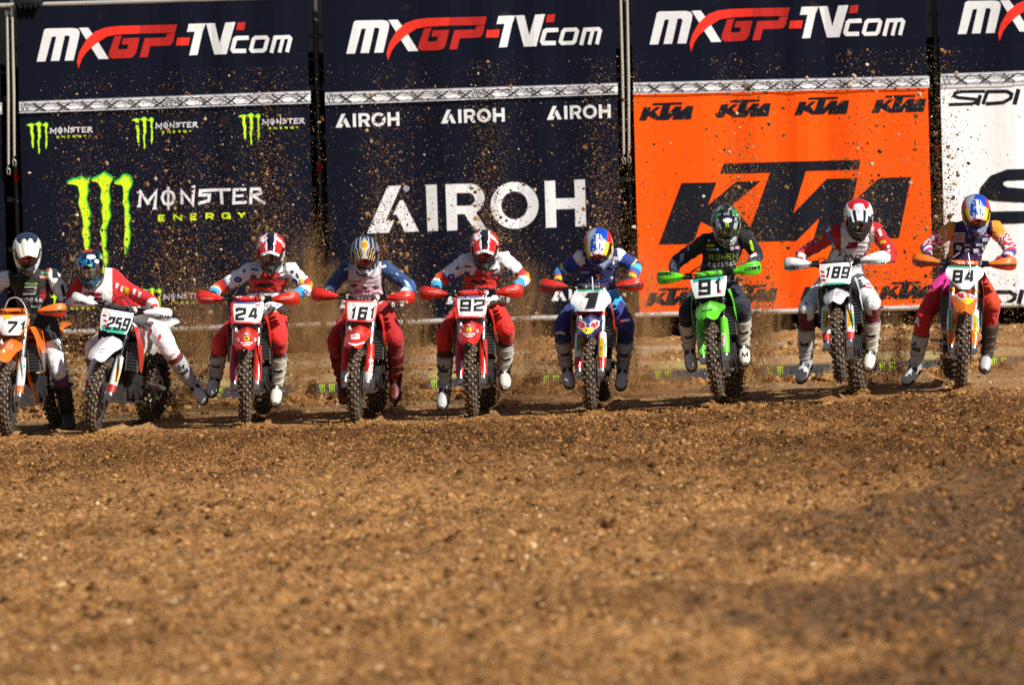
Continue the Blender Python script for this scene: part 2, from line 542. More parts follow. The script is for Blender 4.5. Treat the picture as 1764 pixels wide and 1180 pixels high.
def wet_mask(x, y):
    # pixel bottom right of the photograph lies around x 1.5..3, y -27..-16
    d = (x - 1.15 - 0.055 * (y + 27)) / 0.9 - np.clip((y + 19) / 6.0, 0, 3)
    n = vn(x * 1.1, y * 0.5, 21) - .5 + 0.6 * (vn(x * 4, y * 2, 22) - .5)
    return np.clip(d + 1.6 * n, 0, 1) * np.clip((-9 - y) / 4, 0, 1)

def damp_mask(x, y):
    # rolled, still moist soil in front of the start line, drying out towards the camera
    d = np.clip((-.4 - y) / 1.0, 0, 1) * np.clip((13.0 + y + 1.2 * np.clip(x, -4, 4) * .8) / 9.0, 0, 1)
    return np.clip(d * (.55 + 1.1 * vn(x * .5, y * .22, 71)) + .5 * (vn(x * 1.4, y * .6, 72) - .6), 0, 1)

def ground():
    xs = np.concatenate([-np.geomspace(300, 7.2, 14), np.arange(-7.0, 7.0001, 0.03), np.geomspace(7.2, 300, 14)])
    ys = np.concatenate([[-300, -150, -90, -60, -45, -38, -34], np.arange(-31.5, -9, 0.05), np.arange(-9, 9.3, 0.035), [9.6, 10.5, 12, 16, 24, 50, 120, 300]])
    gx, gy = np.meshgrid(xs, ys)
    z = gz(gx, gy)
    nx, ny = len(xs), len(ys)
    co = np.stack([gx, gy, z], -1).reshape(-1, 3)
    i = (np.arange(ny - 1)[:, None] * nx + np.arange(nx - 1)[None, :]).ravel()
    fs = np.stack([i, i + 1, i + nx + 1, i + nx], -1)
    me = bpy.data.meshes.new('ground')
    me.vertices.add(len(co)); me.vertices.foreach_set('co', co.ravel())
    me.loops.add(fs.size); me.loops.foreach_set('vertex_index', fs.ravel().astype(np.int32))
    me.polygons.add(len(fs)); me.polygons.foreach_set('loop_start', (np.arange(len(fs)) * 4).astype(np.int32))
    me.update(calc_edges=True)
    x, y = gx.ravel(), gy.ravel()
    wet = wet_mask(x, y)
    pale = np.clip((y - 0.2) / 0.8, 0, 1) * np.clip((4.2 - y) / 1.2, 0, 1) * np.clip(0.55 + 1.2 * (vn(x * .9, y * 1.5, 31) - .4), 0, 1)
    pale = np.maximum(pale, 0.5 * np.clip((y - 5.2) / 0.5, 0, 1) * np.clip(vn(x * .8, y * 4.0, 33) * 2 - .7, 0, 1))
    set_col(me, np.stack([wet, pale, damp_mask(x, y)], -1))
    me.shade_smooth()
    o = link('ground', me, None, M_DIRT)
    o['kind'] = 'structure'
    return o
ground()
# ------------------------------------------------------------------ banners on the scaffold
YB = 9.0
ZTOP, ZBOT = at(290, 5, YB).z, at(882, 546, YB).z
STEP = 0.11
def fold(x):
    k = np.floor(np.asarray(x, float) / STEP)
    def f(i):
        q = i * STEP
        return 0.020 * np.sin(q * 3.1 + 1.7 * np.sin(q * 1.3)) + 0.017 * np.sin(q * 9.3 + 2.0 * np.sin(q * 2.1)) + 0.02 * (vn(q * 2.3, q * 0 + 0.5, 41) - .5)
    t = np.asarray(x, float) / STEP - k
    return f(k) * (1 - t) + f(k + 1) * t

def bprint(name, shapes, parent, off=0.004):
    """flat ink on a banner; cut at every fold so that it lies on the cloth"""
    bm = bmesh.new(); cl = bm.faces.layers.int.new('ci'); cols = []
    for k, (pts, fs, col) in enumerate(tris_of(shapes)):
        cols.append(col)
        vs = []
        for a, b in pts:
            p = at(a, b, YB)
            vs.append(bm.verts.new((p.x, 0.0, p.z)))
            vs[-1].co.y = -(off + k * 0.0004)
        for f in fs:
            try:
                nf = bm.faces.new([vs[i] for i in f]); nf[cl] = k
            except ValueError: pass
    xs = [v.co.x for v in bm.verts]
    i = math.ceil(min(xs) / STEP)
    while i * STEP < max(xs):
        bmesh.ops.bisect_plane(bm, geom=bm.verts[:] + bm.edges[:] + bm.faces[:], plane_co=(i * STEP, 0, 0), plane_no=(1, 0, 0), dist=1e-6)
        i += 1
    org = parent.location
    for v in bm.verts:
        v.co = Vector((v.co.x, YB + float(fold(v.co.x)) + v.co.y, v.co.z)) - org
    me = bpy.data.meshes.new(name)
    fc = [cols[f[cl]] for f in bm.faces]
    bm.to_mesh(me); bm.free()
    set_col(me, fc, 'FACE')
    return link(name, me, parent, M_BPRINT)

INK_NAVY = (0.0062, 0.0075, 0.0155); INK_WHITE = (0.66, 0.67, 0.68); INK_RED = (0.72, 0.035, 0.02); INK_RED2 = (0.42, 0.022, 0.018)
ORANGE = (0.86, 0.088, 0.006); INK_BLACK = (0.009, 0.010, 0.016)

def logo_series(ox, oy):
    """white and red series lettering, traced on the first banner (x3.15) and moved"""
    T = lambda pts: [((a / 3.15) + ox - 63.5, (b / 3.15) + oy - 106.3) for a, b in pts]
    st = lambda pl, t, c=False: [[[(x, y) for x, y in q] for q in strokes_to_quads(T(pl), t / 3.15, c)]]
    P = lambda pts, c: ('p', [T(pts)], c)
    return [
        P([(200, 337), (240, 165), (252, 157), (395, 154), (422, 159), (432, 176), (429, 203), (399, 330), (351, 331), (379, 204), (372, 195), (352, 196), (322, 332), (276, 333), (306, 200), (282, 202), (247, 335)], INK_WHITE),
        P([(428, 153), (478, 152), (528, 222), (590, 321), (535, 323), (470, 220)], INK_WHITE),
        P([(425, 374), (417, 335), (432, 280), (470, 215), (518, 172), (570, 152), (640, 143), (760, 140), (755, 184), (640, 190), (580, 200), (520, 240), (470, 285), (445, 320)], INK_RED),
        P([(760, 140), (962, 135), (950, 181), (755, 184)], INK_RED2),
        P([(622, 199), (662, 196), (640, 262), (645, 271), (690, 269), (698, 244), (660, 244), (669, 210), (758, 207), (738, 290), (722, 311), (700, 317), (608, 320), (590, 308), (592, 285)], INK_RED2),
        P([(757, 314), (785, 210), (898, 205), (910, 186), (950, 184), (940, 230), (925, 247), (905, 250), (815, 253), (800, 312)], INK_RED2),
        P([(962, 208), (1032, 205), (1024, 248), (955, 250)], INK_RED),
        P([(1025, 132), (1118, 129), (1100, 172), (1072, 300), (1027, 303), (1058, 174), (1015, 176)], INK_WHITE),
        P([(1119, 129), (1166, 128), (1192, 238), (1224, 125), (1278, 122), (1230, 296), (1163, 298), (1128, 165)], INK_WHITE),
        P([(1290, 125), (1333, 122), (1326, 165), (1281, 167)], INK_RED2),
        ('s', st([(1350, 207), (1286, 209), (1276, 216), (1262, 270), (1268, 279), (1336, 278)], 23), INK_WHITE),
        ('s', st([(1376, 217), (1386, 207), (1444, 205), (1452, 214), (1438, 268), (1428, 277), (1370, 279), (1362, 270)], 21, True), INK_WHITE),
        ('s', st([(1473, 289), (1494, 206), (1568, 203), (1576, 212), (1558, 285)], 21), INK_WHITE),
        ('s', st([(1536, 212), (1517, 287)], 19), INK_WHITE),
    ]

CLAW = [
    [(65, 155), (120, 125), (155, 122), (190, 103), (205, 122), (255, 120), (258, 150), (240, 175), (246, 232), (232, 290), (245, 345), (264, 400), (255, 460), (262, 490), (245, 520), (258, 580), (256, 640), (250, 700), (235, 712), (215, 650), (205, 615), (188, 575), (200, 510), (195, 450), (180, 390), (160, 325), (172, 260), (157, 190), (140, 168), (110, 160)],
    [(258, 130), (300, 113), (335, 95), (372, 70), (405, 92), (432, 108), (446, 125), (420, 165), (410, 230), (424, 300), (412, 350), (427, 430), (408, 475), (386, 540), (392, 600), (385, 700), (402, 725), (400, 790), (385, 842), (370, 830), (358, 740), (345, 610), (332, 550), (358, 480), (346, 390), (355, 340), (335, 290), (345, 220), (326, 170), (310, 143), (285, 141)],
    [(440, 150), (470, 138), (495, 122), (512, 98), (535, 88), (560, 96), (582, 105), (600, 145), (592, 190), (572, 220), (562, 290), (577, 350), (568, 400), (587, 440), (570, 490), (582, 560), (577, 640), (560, 690), (543, 742), (530, 690), (523, 640), (542, 590), (532, 540), (545, 480), (530, 430), (532, 370), (514, 320), (522, 280), (518, 200), (502, 166), (465, 161)],
]
GR_HI = (0.60, 0.80, 0.018); GR_LO = (0.03, 0.50, 0.06)
def claw(x, y, s, sy=None):
    """three green scratch marks with top left at pixel x, y"""
    sy = sy or s
    out = []
    tr = lambda a, b: ((a - 65) * s + x, (b - 70) * sy + y)
    for pts in CLAW:
        cx = sum(p[0] for p in pts) / len(pts)
        out.append(('p', [[tr(*p) for p in pts]], GR_LO))
        ins = [(a + (5 if a < cx else -11), b + (16 if b < 180 else 2)) for a, b in pts]
        out.append(('p', [[tr(*p) for p in ins]], GR_HI))
    return out

def claw_words(x, y, s):
    """two words beside the claw, drawn in the pixel frame of the large copy"""
    T = lambda pl: [((a - 65) * s + x, (b - 70) * s + y) for a, b in pl]
    sh = []
    def st(pl, t, col, c=False):
        sh.append(('s', [strokes_to_quads(T(pl), t * s, c)], col))
    W = (0.7, 0.7, 0.74)
    for pl, t in [([(650, 355), (662, 238), (715, 325), (785, 232), (772, 372)], 24), ([(882, 196), (882, 380)], 20),
                  ([(993, 335), (990, 228), (1078, 335), (1086, 192)], 24), ([(1240, 222), (1140, 228), (1136, 262), (1212, 262), (1205, 308), (1122, 328)], 24),
                  ([(1225, 222), (1382, 218)], 22), ([(1304, 222), (1312, 335)], 24), ([(1505, 216), (1410, 219), (1405, 326), (1508, 318)], 22), ([(1405, 270), (1485, 266)], 18),
                  ([(1540, 335), (1546, 214), (1612, 212), (1622, 246), (1560, 268), (1655, 332)], 23), ([(632, 240), (672, 236)], 14), ([(632, 352), (664, 352)], 14), ([(755, 372), (792, 368)], 14), ([(1070, 198), (1098, 190)], 14)]:
        st(pl, t, W)
    st([(832, 285), (845, 245), (880, 228), (918, 245), (930, 285), (915, 325), (880, 342), (846, 325)], 22, W, True)
    G = (0.62, 0.82, 0.03)
    for ch, x0, x1, y0, y1 in [('E', 800, 858, 420, 472), ('N', 922, 992, 412, 466), ('E', 1058, 1116, 409, 462), ('R', 1182, 1246, 405, 460), ('G', 1310, 1382, 402, 452), ('Y', 1435, 1503, 397, 448)]:
        for pl in GL[ch]:
            cl = pl[-1] == 'c'
            q = [(x0 + 6 + a * (x1 - x0 - 12), y1 - 6 - b * (y1 - y0 - 12)) for a, b in (pl[:-1] if cl else pl)]
            st(q, 13, G, cl)
    return sh

def helmet_maker(x, y, s):
    """six letters of pale sans capitals, traced on the large copy (x4.009 from 600, 280)"""
    T = lambda pts: [((a - 130) * s + x, (b - 490) * s + y) for a, b in pts]
    c = []
    C = INK_WHITE
    c.append(('p', [T([(130, 490), (272, 165), (365, 160), (258, 402), (318, 400), (280, 486)])], C))
    c.append(('p', [T([(355, 264), (378, 262), (487, 477), (390, 481), (333, 362), (308, 362)])], C))
    c.append(('p', [T([(535, 157), (610, 153), (620, 472), (547, 476)])], C))
    arc = lambda cx, cy, rx, ry, a0, a1, n: [(cx + rx * math.cos(math.radians(a0 + (a1 - a0) * i / n)), cy - ry * math.sin(math.radians(a0 + (a1 - a0) * i / n))) for i in range(n + 1)]
    c.append(('p', [T([(670, 152)] + arc(838, 250, 104, 103, 88, -60, 12) + [(882, 350), (957, 463), (872, 466), (803, 357), (752, 358), (753, 468), (682, 472)]), T([(747, 212)] + arc(826, 255, 48, 45, 80, -80, 8) + [(749, 301)])], C))
    c.append(('p', [T(arc(1148, 297, 166, 162, 0, 354, 44)), T(arc(1148, 297, 92, 96, 0, 352, 34))], C))
    c.append(('p', [T([(1355, 129), (1428, 127), (1432, 250), (1565, 246), (1560, 121), (1634, 118), (1642, 441), (1568, 444), (1566, 320), (1434, 325), (1438, 449), (1365, 452)])], C))
    return c

def orange_maker(x, y, s, dark=INK_BLACK):
    """slanted black capitals, traced on the large copy (x3.835 from 1130, 260)"""
    T = lambda pts: [((a - 20) * s + x, (b - 620) * s + y) for a, b in pts]
    return [
        ('p', [T([(20, 622), (170, 216), (402, 211), (345, 362), (530, 208), (695, 202), (505, 362), (625, 510), (755, 148), (425, 154), (450, 87), (1350, 62), (1340, 127), (992, 137), (906, 418), (1130, 188), (1332, 184), (1300, 340), (1475, 182), (1686, 176), (1606, 578), (1420, 583), (1440, 540), (1400, 582), (1040, 592), (1082, 448), (930, 597), (560, 606), (300, 470), (256, 590), (215, 618)])], dark),
    ]

def shoe_maker(x, y, s, sy):
    """rounded wide black capitals (traced x4.067 from 1600, 130)"""
    T = lambda pl: [((a - 140) * s + x, (b - 105) * sy + y) for a, b in pl]
    out = []
    for pl, t, c in [([(395, 116), (230, 118), (185, 128), (176, 148), (205, 160), (330, 172), (338, 192), (300, 204), (140, 210)], 22, False),
                     ([(362, 142), (342, 214)], 26, False),
                     ([(380, 206), (412, 118), (545, 116), (580, 135), (572, 165), (520, 195), (400, 204)], 24, False),
                     ([(628, 100), (600, 208)], 30, False)]:
        out.append(('s', [strokes_to_quads(T(pl), t * (s + sy) / 2, c)], INK_BLACK))
    return out

def truss_print(x0, y0t, y0b, x1, y1t, y1b):
    """white band with a drawn lattice girder"""
    sh = [('p', [[(x0, y0t), (x1, y1t), (x1, y1b), (x0, y0b)]], (0.74, 0.74, 0.76))]
    yt = lambda x: y0t + (y1t - y0t) * (x - x0) / (x1 - x0)
    yb = lambda x: y0b + (y1b - y0b) * (x - x0) / (x1 - x0)
    lay = []
    def ln(a, b, t): return strokes_to_quads([a, b], t)
    G, D = (0.30, 0.31, 0.34), (0.02, 0.022, 0.03)
    grey, dark = [], []
    x = x0 + 6
    while x < x1 - 42:
        h = lambda q: yt(q) + (yb(q) - yt(q))
        a, b = x, x + 21
        grey.append(ln((a + 10, yt(a) + 5), (b + 10, yb(b) - 4), 1.1)); grey.append(ln((a + 10, yb(a) - 4), (b + 10, yt(b) + 5), 1.1))
        dark.append(ln((a + 20, yt(a) + 4), (b + 20, yb(b) - 3), 2.3)); dark.append(ln((a + 20, yb(a) - 3), (b + 20, yt(b) + 4), 2.3))
        dark.append(ln((a, yt(a) + 1.5), (a + 12, yt(a) + 4.5), 0.9)); dark.append(ln((a + 24, yt(a) + 1.5), (a + 12, yt(a) + 4.5), 0.9))
        x += 41
    for q in (x0 + 4, (x0 + x1) / 2):
        for d in (0, 8):
            dark.append(ln((q + d, yt(q) + 4), (q + d + 3, yb(q) - 3), 1.2)); dark.append(ln((q + d + 6, yt(q) + 4), (q + d + 3, yb(q) - 3), 1.2))
    sh.append(('s', [l for l in grey], G))
    sh.append(('s', [l for l in dark], D))
    for off_, t, c in ((1.0, 1.3, G), (4.3, 1.2, D)):
        sh.append(('s', [ln((x0, y0t + off_), (x1, y1t + off_), t)], c))
    for off_, t, c in ((-0.9, 1.4, (0.45, 0.45, 0.48)), (-3.0, 1.6, (0.04, 0.042, 0.055))):
        sh.append(('s', [ln((x0, y0b + off_), (x1, y1b + off_), t)], c))
    return sh

def banner(pl, pr, label, low, tr):
    xl, xr = at(pl, 300, YB).x, at(pr, 300, YB).x
    o = empty('banner', ((xl + xr) / 2, YB, ZBOT))
    tag(o, label, 'banner', 'advertising banners hung on the scaffold')
    x0, y0t, y0b, x1, y1t, y1b = tr
    xs = [xl] + [i * STEP for i in range(math.ceil((xl + .01) / STEP), math.floor((xr - .01) / STEP) + 1)] + [xr]
    a, b = at(x0, y0b - 0.5, YB), at(x1, y1b - 0.5, YB)
    zm = lambda x: a.z + (b.z - a.z) * (x - a.x) / (b.x - a.x)
    v, f, c = [], [], []
    nrow = 5
    for x in xs:
        y = YB + float(fold(x))
        m = zm(x)
        sag = 0.012 * math.sin((x - xl) / (xr - xl) * math.pi)
        zs = [ZBOT - sag * .5, ZBOT + (m - ZBOT) * .5, m, m + (ZTOP - m) * .5, ZTOP - sag]
        v += [Vector((x, y, z)) - o.location for z in zs]
    n = len(xs)
    for i in range(n - 1):
        for j in range(nrow - 1):
            k = i * nrow + j
            f.append((k, k + nrow, k + nrow + 1, k + 1)); c.append(low if j < 2 else INK_NAVY)
    # a real hem: the cloth has thickness
    k0 = len(v)
    v += [p + Vector((0, 0.006, 0)) for p in v[:k0]]
    nf = len(f)
    for i in range(nf):
        f.append(tuple(reversed([q + k0 for q in f[i]]))); c.append(c[i])
    me = bpy.data.meshes.new('cloth'); me.from_pydata(v, [], f); set_col(me, c, 'FACE')
    link('cloth', me, o, M_BANNER)
    mb = MB((0.62, 0.62, 0.60))
    pole = [Vector((xl + (xr - xl) * t / 10 - (0.05 if t == 0 else 0) + (0.05 if t == 10 else 0), YB - 0.01, ZBOT - 0.022 + 0.004 * math.sin(t * 2))) - o.location for t in range(11)]
    mb.tube(pole, 0.030, 10)
    mb.build('bottom_pole', M_STEEL, o)
    mb = MB((0.5, 0.49, 0.45))
    mb.tube([Vector((xl - 0.1, YB + 0.02, ZTOP + 0.02)) - o.location, Vector((xr + 0.1, YB + 0.02, ZTOP + 0.02)) - o.location], 0.026, 8)
    mb.build('top_rail', M_STEEL, o)
    return o

TR = [(-468, 193, 214, 4, 177, 197), (33, 175.8, 195.5, 535, 157, 178.5), (560, 160, 181.5, 1064, 143.7, 163), (1091, 143, 163, 1601, 131, 151.5), (1620, 128, 149, 2150, 108, 129)]
b0 = banner(-470, 6, 'dark banner at the far left edge, only a sliver showing beside the first pole', INK_NAVY, TR[0])
b1 = banner(37, 537, 'dark banner with green claw marks and white spiky lettering', INK_NAVY, TR[1])
b2 = banner(563, 1067, 'dark banner with big plain white capitals behind the middle riders', INK_NAVY, TR[2])
b3 = banner(1095, 1602, 'bright orange banner with huge slanted black capitals', ORANGE, TR[3])
b4 = banner(1624, 2150, 'white banner with wide rounded black capitals at the right edge', (0.80, 0.80, 0.80), TR[4])
for b, t in zip((b0, b1, b2, b3, b4), TR):
    bprint('girder_print', truss_print(*t), b, 0.003)
for b, (x, y) in zip((b1, b2, b3, b4), ((63.5, 106.3), (596.8, 92.7), (1119, 77), (1650, 59))):
    bprint('lettering', logo_series(x, y), b)
S0 = 1 / 4.642
bprint('lettering', claw(114, 295, S0) + claw_words(114, 295, S0), b1)
for x, y in ((45, 209.5), (226.5, 201), (410.5, 194.5), (60, 505), (240, 495), (425, 488)):
    bprint('lettering', claw(x, y, S0 * .335) + claw_words(x, y, S0 * .335), b1, 0.006)
bprint('lettering', helmet_maker(632.5, 402.2, 1 / 4.009), b2)
bprint('lettering', [('s', [strokes_to_quads([(700 + 4.3 * math.cos(i * .7), 325 + 4.3 * math.sin(i * .7)) for i in range(9)], 1.1, True)], INK_WHITE)] + [('s', text('R', 700, 325, 3.6, 5, .22), INK_WHITE)], b2, 0.006)
for x, y in ((578, 220.5), (759.5, 213.5), (942, 207), (585, 531), (768, 524), (950, 519)):
    bprint('lettering', helmet_maker(x, y, 0.292 / 4.009), b2, 0.006)
bprint('lettering', orange_maker(1135, 421, 1 / 3.835), b3)
for x, y in ((1101, 208), (1234.5, 203), (1369, 198.5), (1502, 195), (1112, 527), (1246, 521.5), (1379, 517), (1513, 516)):
    bprint('lettering', orange_maker(x, y, 0.216 / 3.835), b3, 0.006)
bprint('lettering', shoe_maker(1634.5, 155, 1 / 4.067, 1 / 4.067) + shoe_maker(1775, 148, 1 / 4.067, 1 / 4.067), b4)
bprint('lettering', shoe_maker(1636, 500, 1 / 3.9, 1 / 3.9) + shoe_maker(1775, 494, 1 / 3.9, 1 / 3.9), b4, 0.006)
bprint('lettering', [('p', [[(1868, 288), (1735, 292), (1706, 303), (1690, 322), (1687, 332), (1694, 342), (1712, 346), (1800, 351), (1826, 354), (1828, 359), (1820, 362), (1700, 365), (1695, 386), (1830, 383), (1850, 377), (1862, 362), (1862, 346), (1850, 334), (1824, 329), (1735, 323), (1728, 319), (1728, 314), (1735, 311), (1862, 308)]], INK_BLACK),
                    ('p', [[(1890, 320), (1918, 319), (1908, 381), (1876, 382)]], INK_BLACK),
                    ('s', [strokes_to_quads([(1935, 372), (1955, 296), (2030, 293), (2052, 306), (2050, 330), (2030, 358), (2000, 369), (1946, 371)], 21)], INK_BLACK),
                    ('s', [strokes_to_quads([(2100, 284), (2080, 378)], 26)], INK_BLACK)], b4, 0.008)

# ------------------------------------------------------------------ scaffold behind the banners
mb = MB((0.010, 0.010, 0.011))
for i in range(40):
    pass
xs = np.arange(-9, 9.01, 0.15)
rows = []
for z in (-0.1, 0.3, 0.6, 1.2, 2.0, 3.0, ZTOP + 0.35):
    rows.append([Vector((x, 9.62 + 0.03 * math.sin(x * 5 + z * 3) + 0.02 * math.sin(x * 13), z)) for x in xs])
mb.loft(rows, closed=False, cap=False)
netting = mb.build('black_netting', M_NET)
tag(netting, 'sheet of black netting stretched behind the banners and down to the berm', 'netting')

def post(px, label, rings, red, tapes=()):
    x = at(px, 300, 9.22).x
    zt = ZTOP + 0.3
    zb = gz1(x, 9.22) - 0.05
    o = empty('scaffold_pole', (x, 9.22, zb)); tag(o, label, 'scaffold pole', 'scaffold poles between the banners')
    m = MB((0.10, 0.10, 0.10)); m.tube([(0, 0, 0), (0, 0, zt - zb)], 0.028, 12); m.build('tube', M_STEEL, o)
    for i, r in enumerate(rings):
        z = at(px, r, 9.22).z - zb
        m = MB((0.10, 0.10, 0.10))
        m.lathe([(-.006, .030), (-.006, .066), (.006, .066), (.006, .030)], 16, 'z', (0, 0, z))
        for s in (-1, 1):
            m.box((s * 0.075, 0.02, z), (0.07, 0.035, 0.05))
        m.tube([(0.04, 0.0, z + .02), (0.11, 0.05, z + .03)], .013, 6)
        m.build('coupler', M_STEEL, o)
    for r, c, h in [(red, (0.6, 0.01, 0.01), .045)] + list(tapes):
        z = at(px, r, 9.22).z - zb
        m = MB(c); m.lathe([(-h, .0285), (-h, .0315), (h, .0315), (h, .0285)], 14, 'z', (0, 0, z)); m.build('tape', M_PRINT, o)
    return o
post(28, 'dark scaffold pole at the left edge beside two pale straps', (85, 170, 255, 344, 430), 306)
post(551, 'bare grey scaffold pole between the claw banner and the white capitals banner', (62, 152, 238, 326, 413, 503), 289)
post(1085, 'scaffold pole between the white capitals banner and the orange banner, two straps above', (40, 130, 222, 309, 398, 480), 268)
post(1617, 'grey scaffold pole with blue and green tape between orange and white banners', (25, 117, 205, 293, 380, 470), 254, ((113, (0.02, 0.12, 0.5), .012), (131, (0.01, 0.22, 0.14), .05)))

def strap(px, y0, y1, label, px1=None):
    a, b = at(px, y0, 8.97), at(px1 or px, y1, 8.97)
    o = empty('strap', b); tag(o, label, 'strap', 'pale tensioning straps on the scaffold')
    m = MB((0.40, 0.37, 0.31))
    m.tube([a - b, (a - b) * .5 + Vector((0.004, 0, 0)), Vector((0, 0, 0.1))], [.013, .015, .012], 8); m.build('webbing', M_CLOTH, o)
    m = MB((0.35, 0.33, 0.3)); m.tube([(0, 0, 0.1), (-.018, 0, .05), (-.012, 0, 0), (.012, 0, -.008), (.016, 0, .04), (0.0, 0, .06)], .006, 6); m.build('hook', M_STEEL, o)
    m = MB((0.35, 0.33, 0.3)); m.tube([a - b, a - b + Vector((.014, 0, .05)), a - b + Vector((-.01, 0, .07)), a - b + Vector((-.012, 0, .02))], .006, 6); m.build('hook', M_STEEL, o)
strap(12, 30, 300, 'left one of the two pale straps at the left edge pole', 15)
strap(21, 30, 285, 'right one of the two pale straps at the left edge pole', 25)
strap(1068.5, -20, 282, 'left one of the two pale straps beside the orange banner', 1075)
strap(1080, -20, 280, 'right one of the two pale straps beside the orange banner', 1084)
# rolled netting tied on the rail above the first banner
m = MB((0.016, 0.016, 0.018))
p = at(52, 4, 8.95)
m.tube([p + Vector((-.16, 0, -.02)), p + Vector((-.09, -.02, .0)), p + Vector((0.02, -.02, .01)), p + Vector((.10, -.01, .0)), p + Vector((.15, 0, .03))], [.03, .055, .06, .05, .02], 10)
for i in range(5):
    q = p + Vector((-.12 + .055 * i, -.05, -.02)); m.tube([q, q + Vector((.02, -.01, -.05)), q + Vector((.03, 0, -.02))], .014, 6)
tag(m.build('netting_bundle', M_NET), 'bundle of black netting tied to the rail above the claw banner', 'bundle')

# ------------------------------------------------------------------ start gates and concrete beams
def gate(px, k, label):
    yl = 679 - (px - 560) * 0.039
    p0, p1 = at(px, yl, 5.0), at(px + 150, yl - 150 * 0.039, 5.0)
    o = empty('start_gate', (p0 + p1) / 2); tag(o, label, 'start gate', 'start gates in the dirt behind the riders')
    a, b = p0 - o.location, p1 - o.location
    w = (b - a).length
    d = (b - a) / w
    up = Vector((0, 0.03, 0.10))
    Z = Vector((0, 0, 1))
    def slab(name, A, B, u, th, col, mat):
        m = MB(col)
        n = d.cross(u).normalized() * th
        m.add([A, B, B + u, A + u, A - n, B - n, B + u - n, A + u - n], [(0, 1, 2, 3), (7, 6, 5, 4), (0, 4, 5, 1), (1, 5, 6, 2), (2, 6, 7, 3), (3, 7, 4, 0)])
        return m.build(name, mat, o, smooth=False)
    fp = slab('front_panel', a - Z * .02, b - Z * .02, up + Z * .02, -.012, (0.014, 0.016, 0.024), M_GATE)
    slab('top_board', a + up + Vector((0, .002, .002)), b + up + Vector((0, .002, .002)), Vector((0, .26, .06)), -.02, (0.40, 0.30, 0.11) if k % 2 else (0.36, 0.22, 0.09), M_BOARD)
    m = MB((0.12, 0.12, 0.12))
    m.tube([a + up * .5 + Vector((-.03, .03, 0)), b + up * .5 + Vector((.03, .03, 0))], .016, 8); m.build('hinge_tube', M_STEEL, o)
    y2 = yl
    sh = claw(px + 3, y2 - 18, 0.022, 0.0215) + claw(px + 20, y2 - 18.6, 0.022, 0.0215)
    decal('claw_print', sh, fp, o, off=.003)
GL_LAB = ['', 'behind the outstretched leg', 'just left of the navy sleeved rider', 'just right of the navy sleeved rider', 'left of the sky blue rider', 'left of the green bike', 'right of the green bike', 'left of the purple rider', 'at the right edge']
GL_LAB[0] = 'behind the white and teal bike'
for k in range(9):
    gate(159 + 193 * k, k, 'low black start gate with green claw marks, ' + GL_LAB[k])

def beam(y, z, h, dep, label, x0=-8.0, x1=8.0):
    o = empty('concrete_beam', (0, y, gz1(0, y))); tag(o, label, 'concrete beam', 'concrete beams sunk in the start area')
    x = x0
    i = 0
    while x < x1:
        L_ = 1.55 + 0.15 * math.sin(i * 2.3)
        zz = float(gbase(x + L_ / 2, y)) + z - o.location.z
        m = MB((0.38, 0.27, 0.16))
        r = 0.015
        prof = [(0, -.12), (0, h - r), (r, h), (dep - r, h + .01), (dep, h - r), (dep, -.12)]
        m.loft([[Vector((xx, a, zz + b + 0.01 * math.sin(i * 4 + xx * 3))) for a, b in prof] for xx in (x + .012, x + L_ / 3, x + 2 * L_ / 3, x + L_ - .012)])
        m.build('slab', M_BOARD, o, smooth=False)
        x += L_; i += 1
beam(5.95, 0.0, 0.05, 0.32, 'row of dusty pale concrete slabs just behind the start gates')
beam(7.0, -0.005, 0.05, 0.25, 'row of dusty pale concrete slabs higher up under the berm')
# ------------------------------------------------------------------ motocross bikes (local frame: front contact at origin, heading -y)
RAKE = math.radians(27)
AX = Vector((0, 0, 0.352))
LEG = Vector((0, math.sin(RAKE), math.cos(RAKE)))
STEER_P = Vector((0, 0.03, 0.352))
SHARED = {}
def shared(key, fn):
    if key not in SHARED: SHARED[key] = fn()
    return SHARED[key]

def rotx(a): return Matrix.Rotation(a, 4, 'X')

